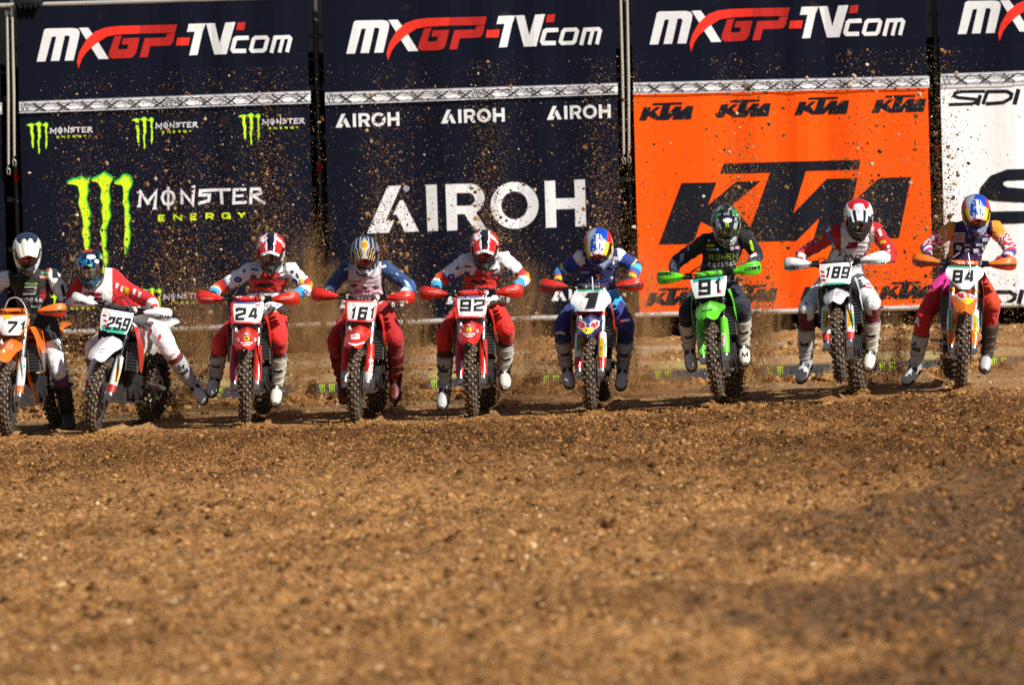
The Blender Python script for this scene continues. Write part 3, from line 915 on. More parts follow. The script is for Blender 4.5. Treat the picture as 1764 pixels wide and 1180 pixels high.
def tyre_mesh(front):
    R, hw = (0.318, 0.043) if front else (0.305, 0.062)
    rub, dust, side = (0.030, 0.022, 0.017), (0.30, 0.205, 0.125), (0.016, 0.015, 0.015)
    m = MB(side)
    prof, cc = [], []
    n = 12
    for i in range(n + 1):
        a = math.pi * (i / n)
        prof.append((-hw * math.cos(a) * (1.0 if 2 < i < n - 2 else .93), R - 0.058 + 0.068 * math.sin(a) ** 0.8))
    prof += [(hw * .55, R - .075), (-hw * .55, R - .075)]
    def pc(i): return rub if 3 <= i <= n - 4 else side
    m.lathe(prof, 60, 'x', cols=pc)
    rows = [(0, .017, .012, 0), (.5, .018, .012, .5), (-.5, .018, .012, .5), (1.0, .018, .013, 0), (-1.0, .018, .013, 0)] if front else \
           [(.18, .02, .013, 0), (-.18, .02, .013, 0), (.62, .022, .014, .5), (-.62, .022, .014, .5), (1.05, .02, .014, 0), (-1.05, .02, .014, 0)]
    N = 29
    for k in range(N):
        for (q, wx, wy, ph) in rows:
            a = 2 * math.pi * (k + ph) / N
            th = q * math.radians(62)
            rr = R - 0.058 + 0.066 * math.cos(th) ** 0.7 if abs(q) < 1.01 else R - .03
            rr = R - 0.056 + 0.066 * max(0.3, math.cos(th))
            base = Matrix.Rotation(a, 4, 'X') @ Matrix.Translation((hw * math.sin(th) * 1.04, 0, rr)) @ Matrix.Rotation(th * .8, 4, 'Y')
            x, y, z = wx * .55, wy * .85, 0.019
            vs = [base @ Vector((i * x * (1 if kk < 0 else .85), j * y * (1 if kk < 0 else .85), -0.004 if kk < 0 else z)) for kk in (-1, 1) for j in (-1, 1) for i in (-1, 1)]
            m.add(vs, [(4, 5, 7, 6)], dust)
            m.add(vs, [(0, 1, 5, 4), (2, 6, 7, 3), (0, 4, 6, 2), (1, 3, 7, 5)], (0.075, 0.052, 0.034))
    me = m.mesh('tyre', smooth=False)
    me.materials.append(M_RUBBER)
    return me

def rim_mesh(front, col):
    R = 0.262 if front else 0.245
    w = 0.022 if front else 0.030
    m = MB(col)
    m.lathe([(-w, R), (-w * .7, R - .012), (0, R - .022), (w * .7, R - .012), (w, R), (w * .6, R - .004), (-w * .6, R - .004)], 48, 'x')
    me = m.mesh('rim'); me.materials.append(M_DARK)
    return me

def hub_mesh(front, col):
    R = 0.242 if front else 0.225
    m = MB(col)
    m.lathe([(-.055, .012), (-.055, .036), (-.04, .036), (-.03, .022), (.03, .022), (.04, .036), (.055, .036), (.055, .012)], 20, 'x')
    for k in range(36):
        a = 2 * math.pi * k / 36
        s = 1 if k % 2 else -1
        a2 = a + (0.55 if (k // 2) % 2 else -0.55)
        p0 = Vector((s * .044, .033 * math.cos(a2), .033 * math.sin(a2)))
        p1 = Vector((s * .006, R * math.cos(a), R * math.sin(a)))
        m.tube([p0, p1], .0022, 4, (.45, .45, .46), cap=False)
    me = m.mesh('hub'); me.materials.append(M_METAL)
    return me

def disc_mesh(r, x):
    m = MB((.42, .42, .43))
    prof = [(x - .0015, r * .62), (x - .0015, r), (x + .0015, r), (x + .0015, r * .62)]
    m.lathe(prof, 40, 'x')
    for k in range(5):
        a = 2 * math.pi * k / 5
        m.tube([(x, .036 * math.cos(a), .036 * math.sin(a)), (x, r * .66 * math.cos(a + .3), r * .66 * math.sin(a + .3))], .006, 5)
    me = m.mesh('brake_disc'); me.materials.append(M_METAL)
    return me

def wheel(root, front, mat_, rimc, hubc):
    w = empty('front_wheel' if front else 'rear_wheel', (0, 0, 0), root)
    w.matrix_basis = mat_
    f = 'f' if front else 'r'
    link('tyre', shared('tyre' + f, lambda: tyre_mesh(front)), w)
    link('rim', shared(('rim', f, rimc), lambda: rim_mesh(front, rimc)), w)
    link('hub', shared(('hub', f, hubc), lambda: hub_mesh(front, hubc)), w)
    link('brake_disc', shared('disc' + f, lambda: disc_mesh(.13 if front else .12, .06 if front else -.062)), w)
    return w

def leg_pt(x, s, fwd=0.0):
    """point s metres up a fork leg from the axle, fwd metres ahead of it"""
    return Vector((x, 0.0, 0.352)) + LEG * s + Vector((0, -math.cos(RAKE), math.sin(RAKE))) * fwd

def grid_solid(m, rows, th, col=None, cols=None):
    """thin sheet given as rows of points, closed with a back face along its normal"""
    nr, nc = len(rows), len(rows[0])
    P = [[Vector(p) for p in r] for r in rows]
    back = []
    for i in range(nr):
        rb = []
        for j in range(nc):
            a = P[min(i + 1, nr - 1)][j] - P[max(i - 1, 0)][j]
            b = P[i][min(j + 1, nc - 1)] - P[i][max(j - 1, 0)]
            n = a.cross(b)
            n = n.normalized() if n.length > 1e-9 else Vector((0, 0, 1))
            rb.append(P[i][j] + n * th)
        back.append(rb)
    k = len(m.v)
    for r in P + back:
        m.v += [tuple(p) for p in r]
    off = nr * nc
    I = lambda i, j, s=0: k + s * off + i * nc + j
    for i in range(nr - 1):
        for j in range(nc - 1):
            c = cols(i, j) if cols else (col or m.col)
            m.f.append((I(i, j), I(i, j + 1), I(i + 1, j + 1), I(i + 1, j))); m.c.append(c)
            m.f.append((I(i, j, 1), I(i + 1, j, 1), I(i + 1, j + 1, 1), I(i, j + 1, 1))); m.c.append(c)
    for i in range(nr - 1):
        for j in (0, nc - 1):
            m.f.append((I(i, j), I(i + 1, j), I(i + 1, j, 1), I(i, j, 1))); m.c.append(cols(min(i, nr - 2), min(j, nc - 2)) if cols else (col or m.col))
    for j in range(nc - 1):
        for i in (0, nr - 1):
            m.f.append((I(i, j), I(i, j + 1), I(i, j + 1, 1), I(i, j, 1))); m.c.append(cols(min(i, nr - 2), j) if cols else (col or m.col))

GRIP = {s: Vector((s * 0.335, 0.475, 1.150)) for s in (-1, 1)}

def bike(S):
    n = S['num']
    root = empty('motocross_bike')
    tag(root, S['label'], 'motorcycle', 'motocross bikes leaving the start line')
    # ---- place it: wheel bottom, heading, wheelie, lean until the bar centre falls where the photograph has it
    p0 = at(S['x'], S['y'], S['Y'])
    yaw, steer = math.radians(-S['yaw']), math.radians(S['steer'])
    pit = math.radians(S.get('pitch', 0.0))
    lean = 0.0
    for _ in range(8):
        M = Matrix.Translation(p0) @ Matrix.Rotation(yaw, 4, 'Z') @ Matrix.Rotation(lean, 4, 'Y') @ Matrix.Rotation(-pit, 4, 'X')
        q = proj(M @ Vector((0, .45, 1.148)))
        lean += (S['bar'][0] - q[0]) / 187.0 / 1.15
    root.matrix_basis = M
    S['M'] = M
    print('bike', n, 'lean %.1f' % math.degrees(lean), 'bar y err %.1f px' % (q[1] - S['bar'][1]), 'rear z %.3f ground %.3f' % ((M @ Vector((0, 1.48, 0))).z, gz1(*(M @ Vector((0, 1.48, 0))).xy)), 'front %.3f %.3f' % (p0.z, gz1(p0.x, p0.y)))
    ax = Vector((0, -math.sin(RAKE), -math.cos(RAKE)))
    SM = Matrix.Translation(STEER_P) @ Matrix.Rotation(-steer, 4, ax) @ Matrix.Translation(-STEER_P)
    S['SM'] = SM
    pl, p2, dark = S['plastic'], S['plastic2'], (0.016, 0.016, 0.017)
    def part(mb, name, mat, parent=None, m=None, smooth=True, label=None):
        o = mb.build(name, mat, parent or root, smooth)
        if m is not None: o.matrix_basis = m
        if label: o['label'] = label
        return o
    S['parts'] = P = {}
    wheel(root, True, SM @ Matrix.Translation(AX), S['rim'], S['hub'])
    wheel(root, False, Matrix.Translation((0, 1.48, 0.345)), S['rim'], S['hub'])
    # ---- forks
    for s in (-1, 1):
        x = s * 0.105
        m = MB(S['fork'])
        m.tube([leg_pt(x, 0.43), leg_pt(x, 0.88)], .030, 14)
        m.lathe([(0, .018), (0, .031), (.03, .031), (.03, .018)], 14, 'z', (0, 0, 0), (.1, .1, .1)) if False else None
        fl = part(m, 'fork_leg', M_METAL, m=SM)
        m = MB((.5, .5, .52)); m.tube([leg_pt(x, 0.02), leg_pt(x, 0.46)], .024, 12); part(m, 'slider', M_METAL, fl)
        m = MB((.30, .30, .31))
        m.tube([leg_pt(x, .07), leg_pt(x, .02), leg_pt(x, -.03)], [.030, .034, .026], 10)
        m.tube([leg_pt(x - s * .03, 0, .0), leg_pt(x + s * .028, 0, 0)], .028, 12)
        m.box(leg_pt(x + s * .0, -.015, .03), (.05, .05, .05))
        part(m, 'axle_clamp', M_METAL, fl)
        # guard: a half tube in front of the lower leg
        m = MB(S['guard'][0])
        rows = []
        for i in range(11):
            t = i / 10
            sct = .045 + t * .36
            w = .034 + .008 * math.sin(t * 3.0)
            row = []
            for j in range(9):
                a = math.pi * (j / 8 - .5) * 1.15
                row.append(leg_pt(x + s * .004 + w * math.sin(a), sct, w * math.cos(a) * .95 + .004))
            rows.append(row)
        g = S['guard']
        grid_solid(m, rows, .004 if True else 0, cols=lambda i, j: g[1] if i < g[2] else g[0])
        P['guard%d' % s] = part(m, 'fork_guard', M_PLASTIC, m=SM)
    m = MB((.08, .08, .085))
    m.tube([AX + Vector((-.14, 0, 0)), AX + Vector((.14, 0, 0))], .012, 10)
    part(m, 'axle', M_METAL, m=SM)
    # brake caliper and hose guard on the image right side
    m = MB((.06, .06, .065))
    m.box((.068, .075, .395), (.045, .10, .075), m=None); m.tube([(.085, .05, .36), (.09, .09, .42)], .022, 8)
    part(m, 'brake_caliper', M_DARK, m=SM)
    m = MB((.045, .045, .048))
    m.lathe([(.074, .02), (.078, .10), (.078, .135), (.082, .135), (.082, .02)], 30, 'x', AX)
    part(m, 'disc_guard', M_PLASTIC, m=SM)
    m = MB(S['clamp'])
    for sct, th in ((.60, .035), (.80, .032)):
        c = leg_pt(0, sct)
        for s in (-1, 1):
            m.tube([leg_pt(s * .105, sct - th / 2), leg_pt(s * .105, sct + th / 2)], .041, 14)
        m.box((0, 0, 0), (.17, .055, th), m=Matrix.Translation(c) @ rotx(-RAKE))
    m.tube([leg_pt(0, .55, -.02), leg_pt(0, .82, -.02)], .026, 10)
    part(m, 'triple_clamp', M_METAL, m=SM)
    # ---- front fender
    ys = [(-.40, .715, .055, .020), (-.385, .735, .075, .030), (-.32, .772, .092, .035), (-.22, .805, .100, .04), (-.10, .832, .106, .05), (.02, .853, .112, .06), (.12, .868, .118, .06), (.22, .880, .115, .04), (.32, .885, .10, .03), (.42, .875, .085, .02)]
    rows = []
    fcw = S.get('fender_w', 1.0)
    for y, z, w, dr in ys:
        row = []
        for j in range(13):
            q = -1 + j / 6
            row.append(Vector((q * w * fcw, y + .05 * abs(q) ** 2 * (1 if y < -.2 else .3), z - dr * abs(q) ** 2.2 + .012 * math.exp(-(q / .16) ** 2) - .006 * math.exp(-((abs(q) - .62) / .12) ** 2))))
        rows.append(row)
    m = MB(pl)
    fc = S.get('fender', None)
    grid_solid(m, rows, -.0035, cols=(lambda i, j: fc(i, j)) if fc else None, col=pl)
    P['fender'] = part(m, 'front_fender', M_PLASTIC, m=SM)
    # ---- number plate
    out = S['plate']
    zlo, zhi = [q + S.get('pdz', .028) for q in S.get('plate_z', (.895, 1.09))]
    m = MB(S['plate_col'])
    rows = []
    NR = 12
    for i in range(NR + 1):
        t = i / NR
        hw = np.interp(t, [a for a, _ in out], [b for _, b in out])
        z = zlo + (zhi - zlo) * t
        y = 0.190 + (z - zlo) * math.tan(RAKE) * .8
        rows.append([Vector((q * hw * 1.17, y + .03 * abs(q) ** 2.0, z)) for q in [-1 + j / 7 for j in range(15)]])
    rim_c, bg_c = S['plate_rim'], S['plate_col']
    grid_solid(m, rows, .005, cols=lambda i, j: rim_c if (j < S.get('rimw', 1) or j > 13 - S.get('rimw', 1)) else (S['plate_low'] if i < S.get('lowrows', 0) else (S['plate_top'] if i >= NR - S.get('toprows', 0) else bg_c)))
    P['plate'] = part(m, 'number_plate', M_PLASTIC, m=SM)
    # ---- bars
    m = MB(S['bar_col'])
    pts = [(-.40, .49, 1.152), (-.28, .455, 1.148), (-.20, .425, 1.135), (-.12, .395, 1.10), (-.05, .385, 1.095), (.05, .385, 1.095), (.12, .395, 1.10), (.20, .425, 1.135), (.28, .455, 1.148), (.40, .49, 1.152)]
    m.tube(pts, .0145, 10)
    for s in (-1, 1):
        m.box((s * .05, .385, 1.085), (.035, .05, .06), (.05, .05, .055))
    hb = part(m, 'handlebar', M_METAL, m=SM)
    m = MB(S['pad'][0])
    m.tube([(-.125, .372, 1.145), (-.11, .37, 1.145), (.11, .37, 1.145), (.125, .372, 1.145)], [.02, .034, .034, .02], 14, flat=.8)
    P['pad'] = part(m, 'bar_pad', M_CLOTH, m=SM)
    for s in (-1, 1):
        m = MB((.015, .015, .015))
        m.tube([(s * .405, .492, 1.152), (s * .395, .489, 1.152), (s * .29, .4575, 1.1485), (s * .28, .4545, 1.148)], [.017, .0185, .018, .026], 12)
        part(m, 'grip', M_RUBBER, hb)
        m = MB((.42, .42, .43))
        m.tube([(s * .225, .42, 1.14), (s * .25, .395, 1.135), (s * .33, .395, 1.135), (s * .40, .415, 1.14)], [.011, .008, .006, .007], 7)
        m.box((s * .225, .425, 1.142), (.045, .05, .045), (.05, .05, .05)); m.box((s * .19, .405, 1.150), (.06, .045, .05), (.03, .03, .032)); m.tube([(s * .17, .40, 1.15), (s * .15, .36, 1.19), (s * .10, .35, 1.185), (s * .06, .36, 1.13)], .006, 6, (.02, .02, .02))
        part(m, 'lever', M_METAL, hb)
        # ---- hand guard: shell that bulges ahead of the fist
        m = MB(S['hg'])
        prof = [(.150, .010, .000), (.165, .020, -.004), (.21, .032, -.012), (.26, .042, -.018), (.32, .052, -.018), (.38, .060, -.010), (.43, .060, .004), (.462, .050, .022), (.474, .034, .032), (.478, .012, .036)]
        rows = []
        hs = S.get('hg_h', 1.12)
        for (xx, hh, dy) in prof:
            row = []
            for j in range(11):
                q = -1 + j / 5
                zc = 1.142 + .012 * ((xx - .155) / .3)
                row.append(Vector((s * (.212 + (xx - .15) * .83), .335 + dy + .034 * abs(q) ** 1.6 + .10 * max(0, (xx - .33)) + .003 * math.cos(q * 11), zc + hh * hs * (.92 * q + .06 + (.22 * (xx - .3) if q > 0 else .0)) - .10 * max(0, .22 - xx) * q)))
            rows.append(row)
        h2 = S.get('hg2'); h3 = S.get('hg3')
        def hc(i, j):
            if h2 and j in (3, 4) : return h3
            if h2 and j < 3: return h2
            return S['hg']
        grid_solid(m, rows if s > 0 else rows, -.004 * s, cols=hc)
        P['hg%d' % s] = part(m, 'hand_guard', M_PLASTIC, m=SM)
        m = MB((.03, .03, .03))
        m.tube([(s * .165, .42, 1.13), (s * .18, .375, 1.14), (s * .235, .33, 1.143)], .010, 6)
        part(m, 'guard_stay', M_DARK, P['hg%d' % s])
    # ---- hoses
    for pts, c in S['cables']:
        m = MB(c)
        P3 = [Vector(p) for p in pts]
        cur = []
        for i in range(len(P3) - 1):
            a, b_, c_, d_ = P3[max(i - 1, 0)], P3[i], P3[i + 1], P3[min(i + 2, len(P3) - 1)]
            for t in [k / 5 for k in range(5)]:
                cur.append(0.5 * ((2 * b_) + (c_ - a) * t + (2 * a - 5 * b_ + 4 * c_ - d_) * t * t + (3 * b_ - a - 3 * c_ + d_) * t ** 3))
        cur.append(P3[-1])
        m.tube(cur, .0062, 6)
        part(m, 'hose', M_DARK, m=SM)
    # ---- shrouds, radiators
    top = [(.34, .985, .158), (.40, .99, .170), (.50, .975, .174), (.62, .955, .168), (.78, .925, .145), (.95, .90, .115), (1.08, .89, .10)]
    bot = [(.42, .80, .196), (.45, .68, .202), (.50, .57, .205), (.57, .55, .199), (.68, .64, .172), (.85, .74, .13), (1.05, .80, .11)]
    for s in (-1, 1):
        rows = []
        for (a, b_) in zip(top, bot):
            row = []
            for j in range(8):
                t = j / 7
                row.append(Vector((s * (a[2] + (b_[2] - a[2]) * t + .009 * math.sin(t * math.pi)), a[0] + (b_[0] - a[0]) * t, a[1] + (b_[1] - a[1]) * t)))
            rows.append(row)
        m = MB(p2)
        st = S.get('shroud_stripe')
        grid_solid(m, rows, -.006 * s, cols=lambda i, j: (st[0] if st and i < st[1] else (p2 if i < 1 or j < S.get('shroud_rows', 4) else dark)))
        P['shroud%d' % s] = part(m, 'radiator_shroud', M_PLASTIC)
        m = MB((.16, .16, .17))
        m.box((s * .135, .50, .70), (.105, .035, .27))
        rd = part(m, 'radiator', M_DARK, smooth=False)
        m = MB((.10, .10, .105))
        for k in range(9):
            m.box((s * .135, .468, .585 + k * .029), (.112, .024, .006), m=None)
        m.box((s * .08, .47, .70), (.010, .03, .27)); m.box((s * .19, .47, .70), (.010, .03, .27))
        part(m, 'louvre', M_PLASTIC, rd, smooth=False)
    # ---- frame, tank, seat, engine
    fr = S['frame']
    m = MB(fr)
    m.tube([(0, .405, .98), (0, .44, .86)], .036, 12)
    for s in (-1, 1):
        m.tube([(s * .02, .43, .90), (s * .10, .62, .84), (s * .13, .84, .66), (s * .11, .90, .42)], [.03, .028, .026, .026], 8)
        m.tube([(s * .03, .44, .86), (s * .055, .52, .55), (s * .075, .58, .30), (s * .075, .88, .27)], [.022, .02, .02, .02], 8)
        m.tube([(s * .06, .75, .80), (s * .07, 1.05, .84), (s * .06, 1.40, .90)], .013, 6)
        m.tube([(s * .10, .90, .55), (s * .08, 1.18, .72), (s * .06, 1.36, .87)], .012, 6)
    part(m, 'frame', M_METAL)
    m = MB((.03, .03, .032))
    m.box((0, .74, .42), (.20, .30, .24), taper=.85); m.tube([(0, .66, .52), (0, .60, .80)], [.085, .075], 12)
    m.box((0, .60, .80), (.15, .16, .10), taper=.8)
    m.tube([(-.13, .78, .42), (.14, .78, .42)], .095, 20); m.tube([(-.14, .70, .36), (.13, .70, .36)], .07, 18)
    m.tube([(0, .52, .60), (0, .54, .86)], .045, 10)
    part(m, 'engine', M_DARK)
    m = MB((.05, .05, .052))
    m.box((0, .68, .262), (.19, .36, .02)); m.box((0, .55, .36), (.16, .02, .19), m=None)
    part(m, 'skid_plate', M_PLASTIC)
    m = MB((.35, .32, .30))
    m.tube([(-.03, .54, .76), (-.07, .46, .62), (-.11, .50, .48), (-.15, .70, .50), (-.15, .95, .62), (-.14, 1.15, .74)], .020, 10)
    m.tube([(-.14, 1.10, .72), (-.145, 1.16, .745), (-.15, 1.45, .83), (-.15, 1.50, .845)], [.03, .048, .048, .03], 14)
    part(m, 'exhaust_pipe', M_METAL)
    m = MB(p2)
    m.loft([[Vector((w * math.cos(a), y, z + h * math.sin(a))) for a in [2 * math.pi * k / 14 for k in range(14)]] for y, z, w, h in ((.42, .96, .05, .03), (.50, .965, .095, .06), (.64, .95, .10, .065), (.78, .92, .08, .05))])
    part(m, 'fuel_tank', M_PLASTIC)
    m = MB(dark)
    m.loft([[Vector((w * math.cos(a), y, z + h * math.sin(a))) for a in [2 * math.pi * k / 12 for k in range(12)]] for y, z, w, h in ((.60, .985, .04, .02), (.70, .965, .075, .035), (.95, .925, .085, .04), (1.20, .93, .085, .045), (1.42, .965, .07, .03))])
    part(m, 'seat', M_CLOTH)
    m = MB(S.get('rear', pl))
    grid_solid(m, [[Vector((q * w, y, z - .03 * q * q)) for q in (-1, -.6, 0, .6, 1)] for y, z, w in ((1.15, .90, .10), (1.35, .93, .11), (1.60, .97, .105), (1.85, .985, .085), (1.95, .98, .05))], -.004)
    part(m, 'rear_fender', M_PLASTIC)
    for s in (-1, 1):
        m = MB(S.get('rear', pl))
        grid_solid(m, [[Vector((s * (.10 + .03 * math.sin(t * 3.1)), y, z0 + (z1 - z0) * t)) for t in (0, .25, .5, .75, 1)] for y, z0, z1 in ((.95, .72, .88), (1.15, .68, .90), (1.35, .76, .93), (1.46, .86, .95))], -.004 * s)
        part(m, 'side_panel', M_PLASTIC)
        m = MB((.25, .25, .26))
        m.tube([(s * .12, .93, .40), (s * .16, .94, .395)], .016, 8); m.box((s * .20, .94, .395), (.10, .055, .02))
        for k in range(5):
            m.box((s * (.16 + .02 * k), .915, .41), (.006, .008, .016)); m.box((s * (.16 + .02 * k), .965, .41), (.006, .008, .016))
        part(m, 'foot_peg', M_METAL)
    m = MB((.38, .38, .39) if S.get('alloy', 1) else dark)
    for s in (-1, 1):
        m.tube([(s * .09, .90, .42), (s * .095, 1.15, .395), (s * .105, 1.50, .345)], [.032, .028, .02], 8, flat=1.3)
    m.box((0, 1.02, .41), (.18, .06, .06))
    m.tube([(-.13, 1.48, .345), (.13, 1.48, .345)], .012, 8)
    part(m, 'swing_arm', M_METAL)
    m = MB((.20, .20, .2))
    m.lathe([(.062, .08), (.062, .115), (.068, .115), (.068, .08)], 44, 'x', (0, 1.48, .345))
    m.tube([(.065, .90, .465), (.065, 1.48, .46)], .008, 5); m.tube([(.065, .90, .38), (.065, 1.48, .23)], .008, 5)
    part(m, 'chain', M_METAL)
    m = MB((.03, .03, .032)); m.tube([(.15, .86, .36), (.155, .80, .42), (.17, .74, .43)], .010, 6); part(m, 'shift_lever', M_METAL)
    m = MB((.03, .03, .032)); m.tube([(-.15, .96, .36), (-.155, .80, .34), (-.17, .72, .36)], .009, 6); part(m, 'brake_pedal', M_METAL)
    return root

GREEN = (0.11, 0.62, 0.018); TEAL = hx('2fae96'); OR = (0.85, 0.16, 0.008); DKGREEN = hx('0a5a3c'); YEL = (0.80, 0.55, 0.02); PWHITE = (0.78, 0.79, 0.80)
BLK = (0.014, 0.014, 0.015)
TRAP = [(0, .105), (.15, .115), (.7, .13), (1, .125)]
def arc(h=1.255, w=.085, x0=-.02, y=.36):
    return [(x0 - w - .07, .42, 1.125), (x0 - w, y, 1.17), (x0 - w * .5, y - .01, h - .02), (x0 + .03, y - .02, h), (x0 + w * 1.05, y - .03, h - .05), (x0 + w * 1.45, y - .07, 1.12), (x0 + w * 1.5, y - .10, .98), (.125, .12, .74), (.135, .04, .5), (.11, .06, .42)]
SIDE_H = [(-.19, .42, 1.135), (-.12, .34, 1.15), (-.06, .32, 1.13), (-.02, .36, 1.02)]
GUARD = lambda a, b, k=3: (a, b, k)
BIKES = [
 dict(num='71', x=17, y=752, Y=0.0, yaw=14, rel=-9, bar=(27, 536), plastic=OR, plastic2=OR, guard=(PWHITE, OR, 2), fork=(.55, .55, .57), clamp=(.35, .13, .02), plate=[(0, .075), (.5, .135), (.75, .14), (1, .115)], plate_z=(.90, 1.09), plate_col=PWHITE, plate_rim=OR, rimw=1, bar_col=(.55, .2, .02), pad=(OR,), hg=OR, hg2=(.6, .03, .008), hg3=(.02, .02, .02), cables=[(arc(1.27, .09, 0.0), (.5, .48, .44)), (SIDE_H, BLK)], frame=(.55, .12, .01), rim=(.02, .02, .02), hub=(.5, .12, .02), toprows=1, plate_top=OR, plate_low=PWHITE,
      label='orange motocross bike with number 71, cut by the left edge of the picture'),
 dict(num='259', x=163, y=746, Y=0.0, yaw=16.8, rel=-12, bar=(211, 535), plastic=PWHITE, plastic2=PWHITE, guard=(PWHITE, (.55, .02, .015), 2), fork=(.03, .03, .032), clamp=(.05, .05, .05), plate=TRAP, plate_z=(.90, 1.10), plate_col=PWHITE, plate_rim=PWHITE, bar_col=(.10, .02, .02), pad=((.02, .02, .02),), hg=PWHITE, cables=[(arc(1.25, .08, .0), BLK), (SIDE_H, BLK)], frame=(.02, .02, .022), rim=(.015, .015, .016), hub=(.35, .03, .03), lowrows=3, plate_low=TEAL, plate_top=PWHITE, shroud_stripe=((.55, .02, .02), 3), rear=PWHITE,
      label='white motocross bike with number 259 and teal trim, leaning into a turn'),
 dict(num='24', x=424, y=731, Y=0.0, yaw=3.9, rel=-1.5, bar=(427, 517), plastic=RED, plastic2=RED, guard=(RED, RED, 0), fork=(.40, .40, .42), clamp=(.2, .2, .21), plate=TRAP, plate_col=PWHITE, plate_rim=RED, bar_col=(.04, .04, .04), pad=(RED,), hg=RED, cables=[(arc(1.27, .095, -.02), BLK), (SIDE_H, BLK)], frame=(.10, .10, .1), rim=(.02, .02, .02), hub=(.4, .03, .03), lowrows=1, plate_low=RED, plate_top=(.10, .06, .3), toprows=1,
      label='red motocross bike with number 24 and its front wheel pointing straight ahead'),
 dict(num='161', x=612, y=728, Y=0.0, yaw=6.4, rel=-6, bar=(626, 515), plastic=RED, plastic2=RED, guard=(RED, (.5, .5, .5), 2), fork=(.52, .50, .45), clamp=(.2, .2, .2), plate=TRAP, plate_col=PWHITE, plate_rim=RED, bar_col=(.3, .3, .31), pad=((.05, .03, .03),), hg=RED, cables=[(SIDE_H, BLK)], frame=(.35, .35, .36), rim=(.02, .02, .02), hub=(.4, .03, .03), lowrows=1, plate_low=RED, plate_top=RED, toprows=1,
      label='red motocross bike with number 161 ridden by the rider in navy sleeves'),
 dict(num='92', x=815, y=721, Y=0.0, yaw=4.8, rel=-3, bar=(813, 503), plastic=RED, plastic2=RED, guard=(RED, RED, 0), fork=(.40, .40, .42), clamp=(.2, .2, .21), plate=TRAP, plate_col=PWHITE, plate_rim=RED, bar_col=(.04, .04, .04), pad=(RED,), hg=RED, cables=[(arc(1.24, .10, -.02), BLK), (SIDE_H, BLK)], frame=(.10, .10, .1), rim=(.02, .02, .02), hub=(.4, .03, .03), lowrows=1, plate_low=RED, plate_top=(.10, .06, .3), toprows=1,
      label='red motocross bike with number 92 in the middle of the row'),
 dict(num='1', x=1018, y=709, Y=0.0, yaw=5.2, rel=-4.5, bar=(1020, 490), plastic=hx('1b2a6b'), plastic2=(.55, .02, .015), guard=(PWHITE, (.6, .02, .015), 3), fork=(.60, .60, .62), clamp=(.5, .03, .02), plate=[(0, .095), (.45, .165), (.7, .15), (1, .115)], plate_z=(.89, 1.09), plate_col=PWHITE, plate_rim=PWHITE, bar_col=(.05, .05, .05), pad=((.02, .02, .04),), hg=RED, hg2=(.45, .01, .01), hg3=(.05, .04, .04), cables=[([(.01, .33, 1.23), (.02, .28, 1.12), (.02, .26, 1.08)], (.5, .5, .5)), (SIDE_H, BLK)], frame=(.5, .02, .015), rim=(.03, .03, .03), hub=(.3, .3, .3), plate_low=PWHITE, plate_top=TEAL, toprows=1,
      fender=lambda i, j: hx('141f5c'), label='red and blue motocross bike with number 1 on a broad white plate'),
 dict(num='91', x=1238, y=685, Y=-.7, yaw=6.9, rel=-4, pitch=3.6, bar=(1222, 466), plastic=GREEN, plastic2=GREEN, guard=(GREEN, GREEN, 0), fork=(.03, .03, .032), clamp=(.05, .05, .05), plate=[(0, .115), (.5, .135), (1, .145)], plate_z=(.90, 1.08), plate_col=PWHITE, plate_rim=PWHITE, bar_col=(.03, .03, .03), pad=(GREEN,), hg=GREEN, cables=[([(-.18, .40, 1.14), (-.12, .33, 1.20), (0, .30, 1.22), (.08, .28, 1.17), (.11, .26, 1.05)], BLK), (SIDE_H, BLK)], frame=(.05, .05, .05), rim=(.02, .02, .02), hub=(.1, .1, .1), plate_low=PWHITE, plate_top=TEAL, toprows=2, fender_w=1.15,
      label='bright green motocross bike with number 91 lifting its front wheel'),
 dict(num='189', x=1450, y=661, Y=-.7, yaw=8.5, rel=-3, pitch=6.5, bar=(1441, 455), plastic=PWHITE, plastic2=(.02, .02, .022), guard=(PWHITE, (.6, .02, .015), 2), fork=(.03, .03, .032), clamp=(.05, .05, .05), plate=TRAP, plate_z=(.90, 1.10), plate_col=PWHITE, plate_rim=PWHITE, bar_col=(.06, .05, .05), pad=((.02, .02, .02),), hg=PWHITE, cables=[(arc(1.27, .085, 0.01), BLK), (SIDE_H, BLK)], frame=(.02, .02, .022), rim=(.015, .015, .016), hub=(.35, .03, .03), lowrows=1, plate_low=TEAL, plate_top=PWHITE, shroud_stripe=(PWHITE, 1), rear=PWHITE,
      label='white motocross bike with number 189 and black shrouds, front wheel high in the air'),
 dict(num='84', x=1654, y=669, Y=0.0, yaw=.8, rel=1.5, bar=(1661, 452), plastic=OR, plastic2=(.25, .02, .012), guard=(PWHITE, OR, 4), fork=(.60, .60, .62), clamp=(.5, .15, .02), plate=[(0, .045), (.18, .075), (.62, .15), (.8, .15), (1, .13)], plate_z=(.88, 1.09), plate_col=PWHITE, plate_rim=PWHITE, rimw=0, bar_col=(.05, .05, .05), pad=((.7, .16, .01),), hg=OR, hg2=(.6, .03, .008), hg3=(.03, .03, .03), cables=[([(-.17, .40, 1.13), (-.10, .36, 1.20), (-.05, .35, 1.24)], (.45, .45, .45)), ([(.03, .34, 1.24), (.05, .28, 1.12), (.05, .25, 1.06)], (.5, .5, .5)), (SIDE_H, BLK)], frame=(.45, .09, .01), rim=(.02, .02, .02), hub=(.4, .1, .02), plate_low=PWHITE, plate_top=TEAL, toprows=1,
      label='orange motocross bike with number 84 at the right end of the row'),
]
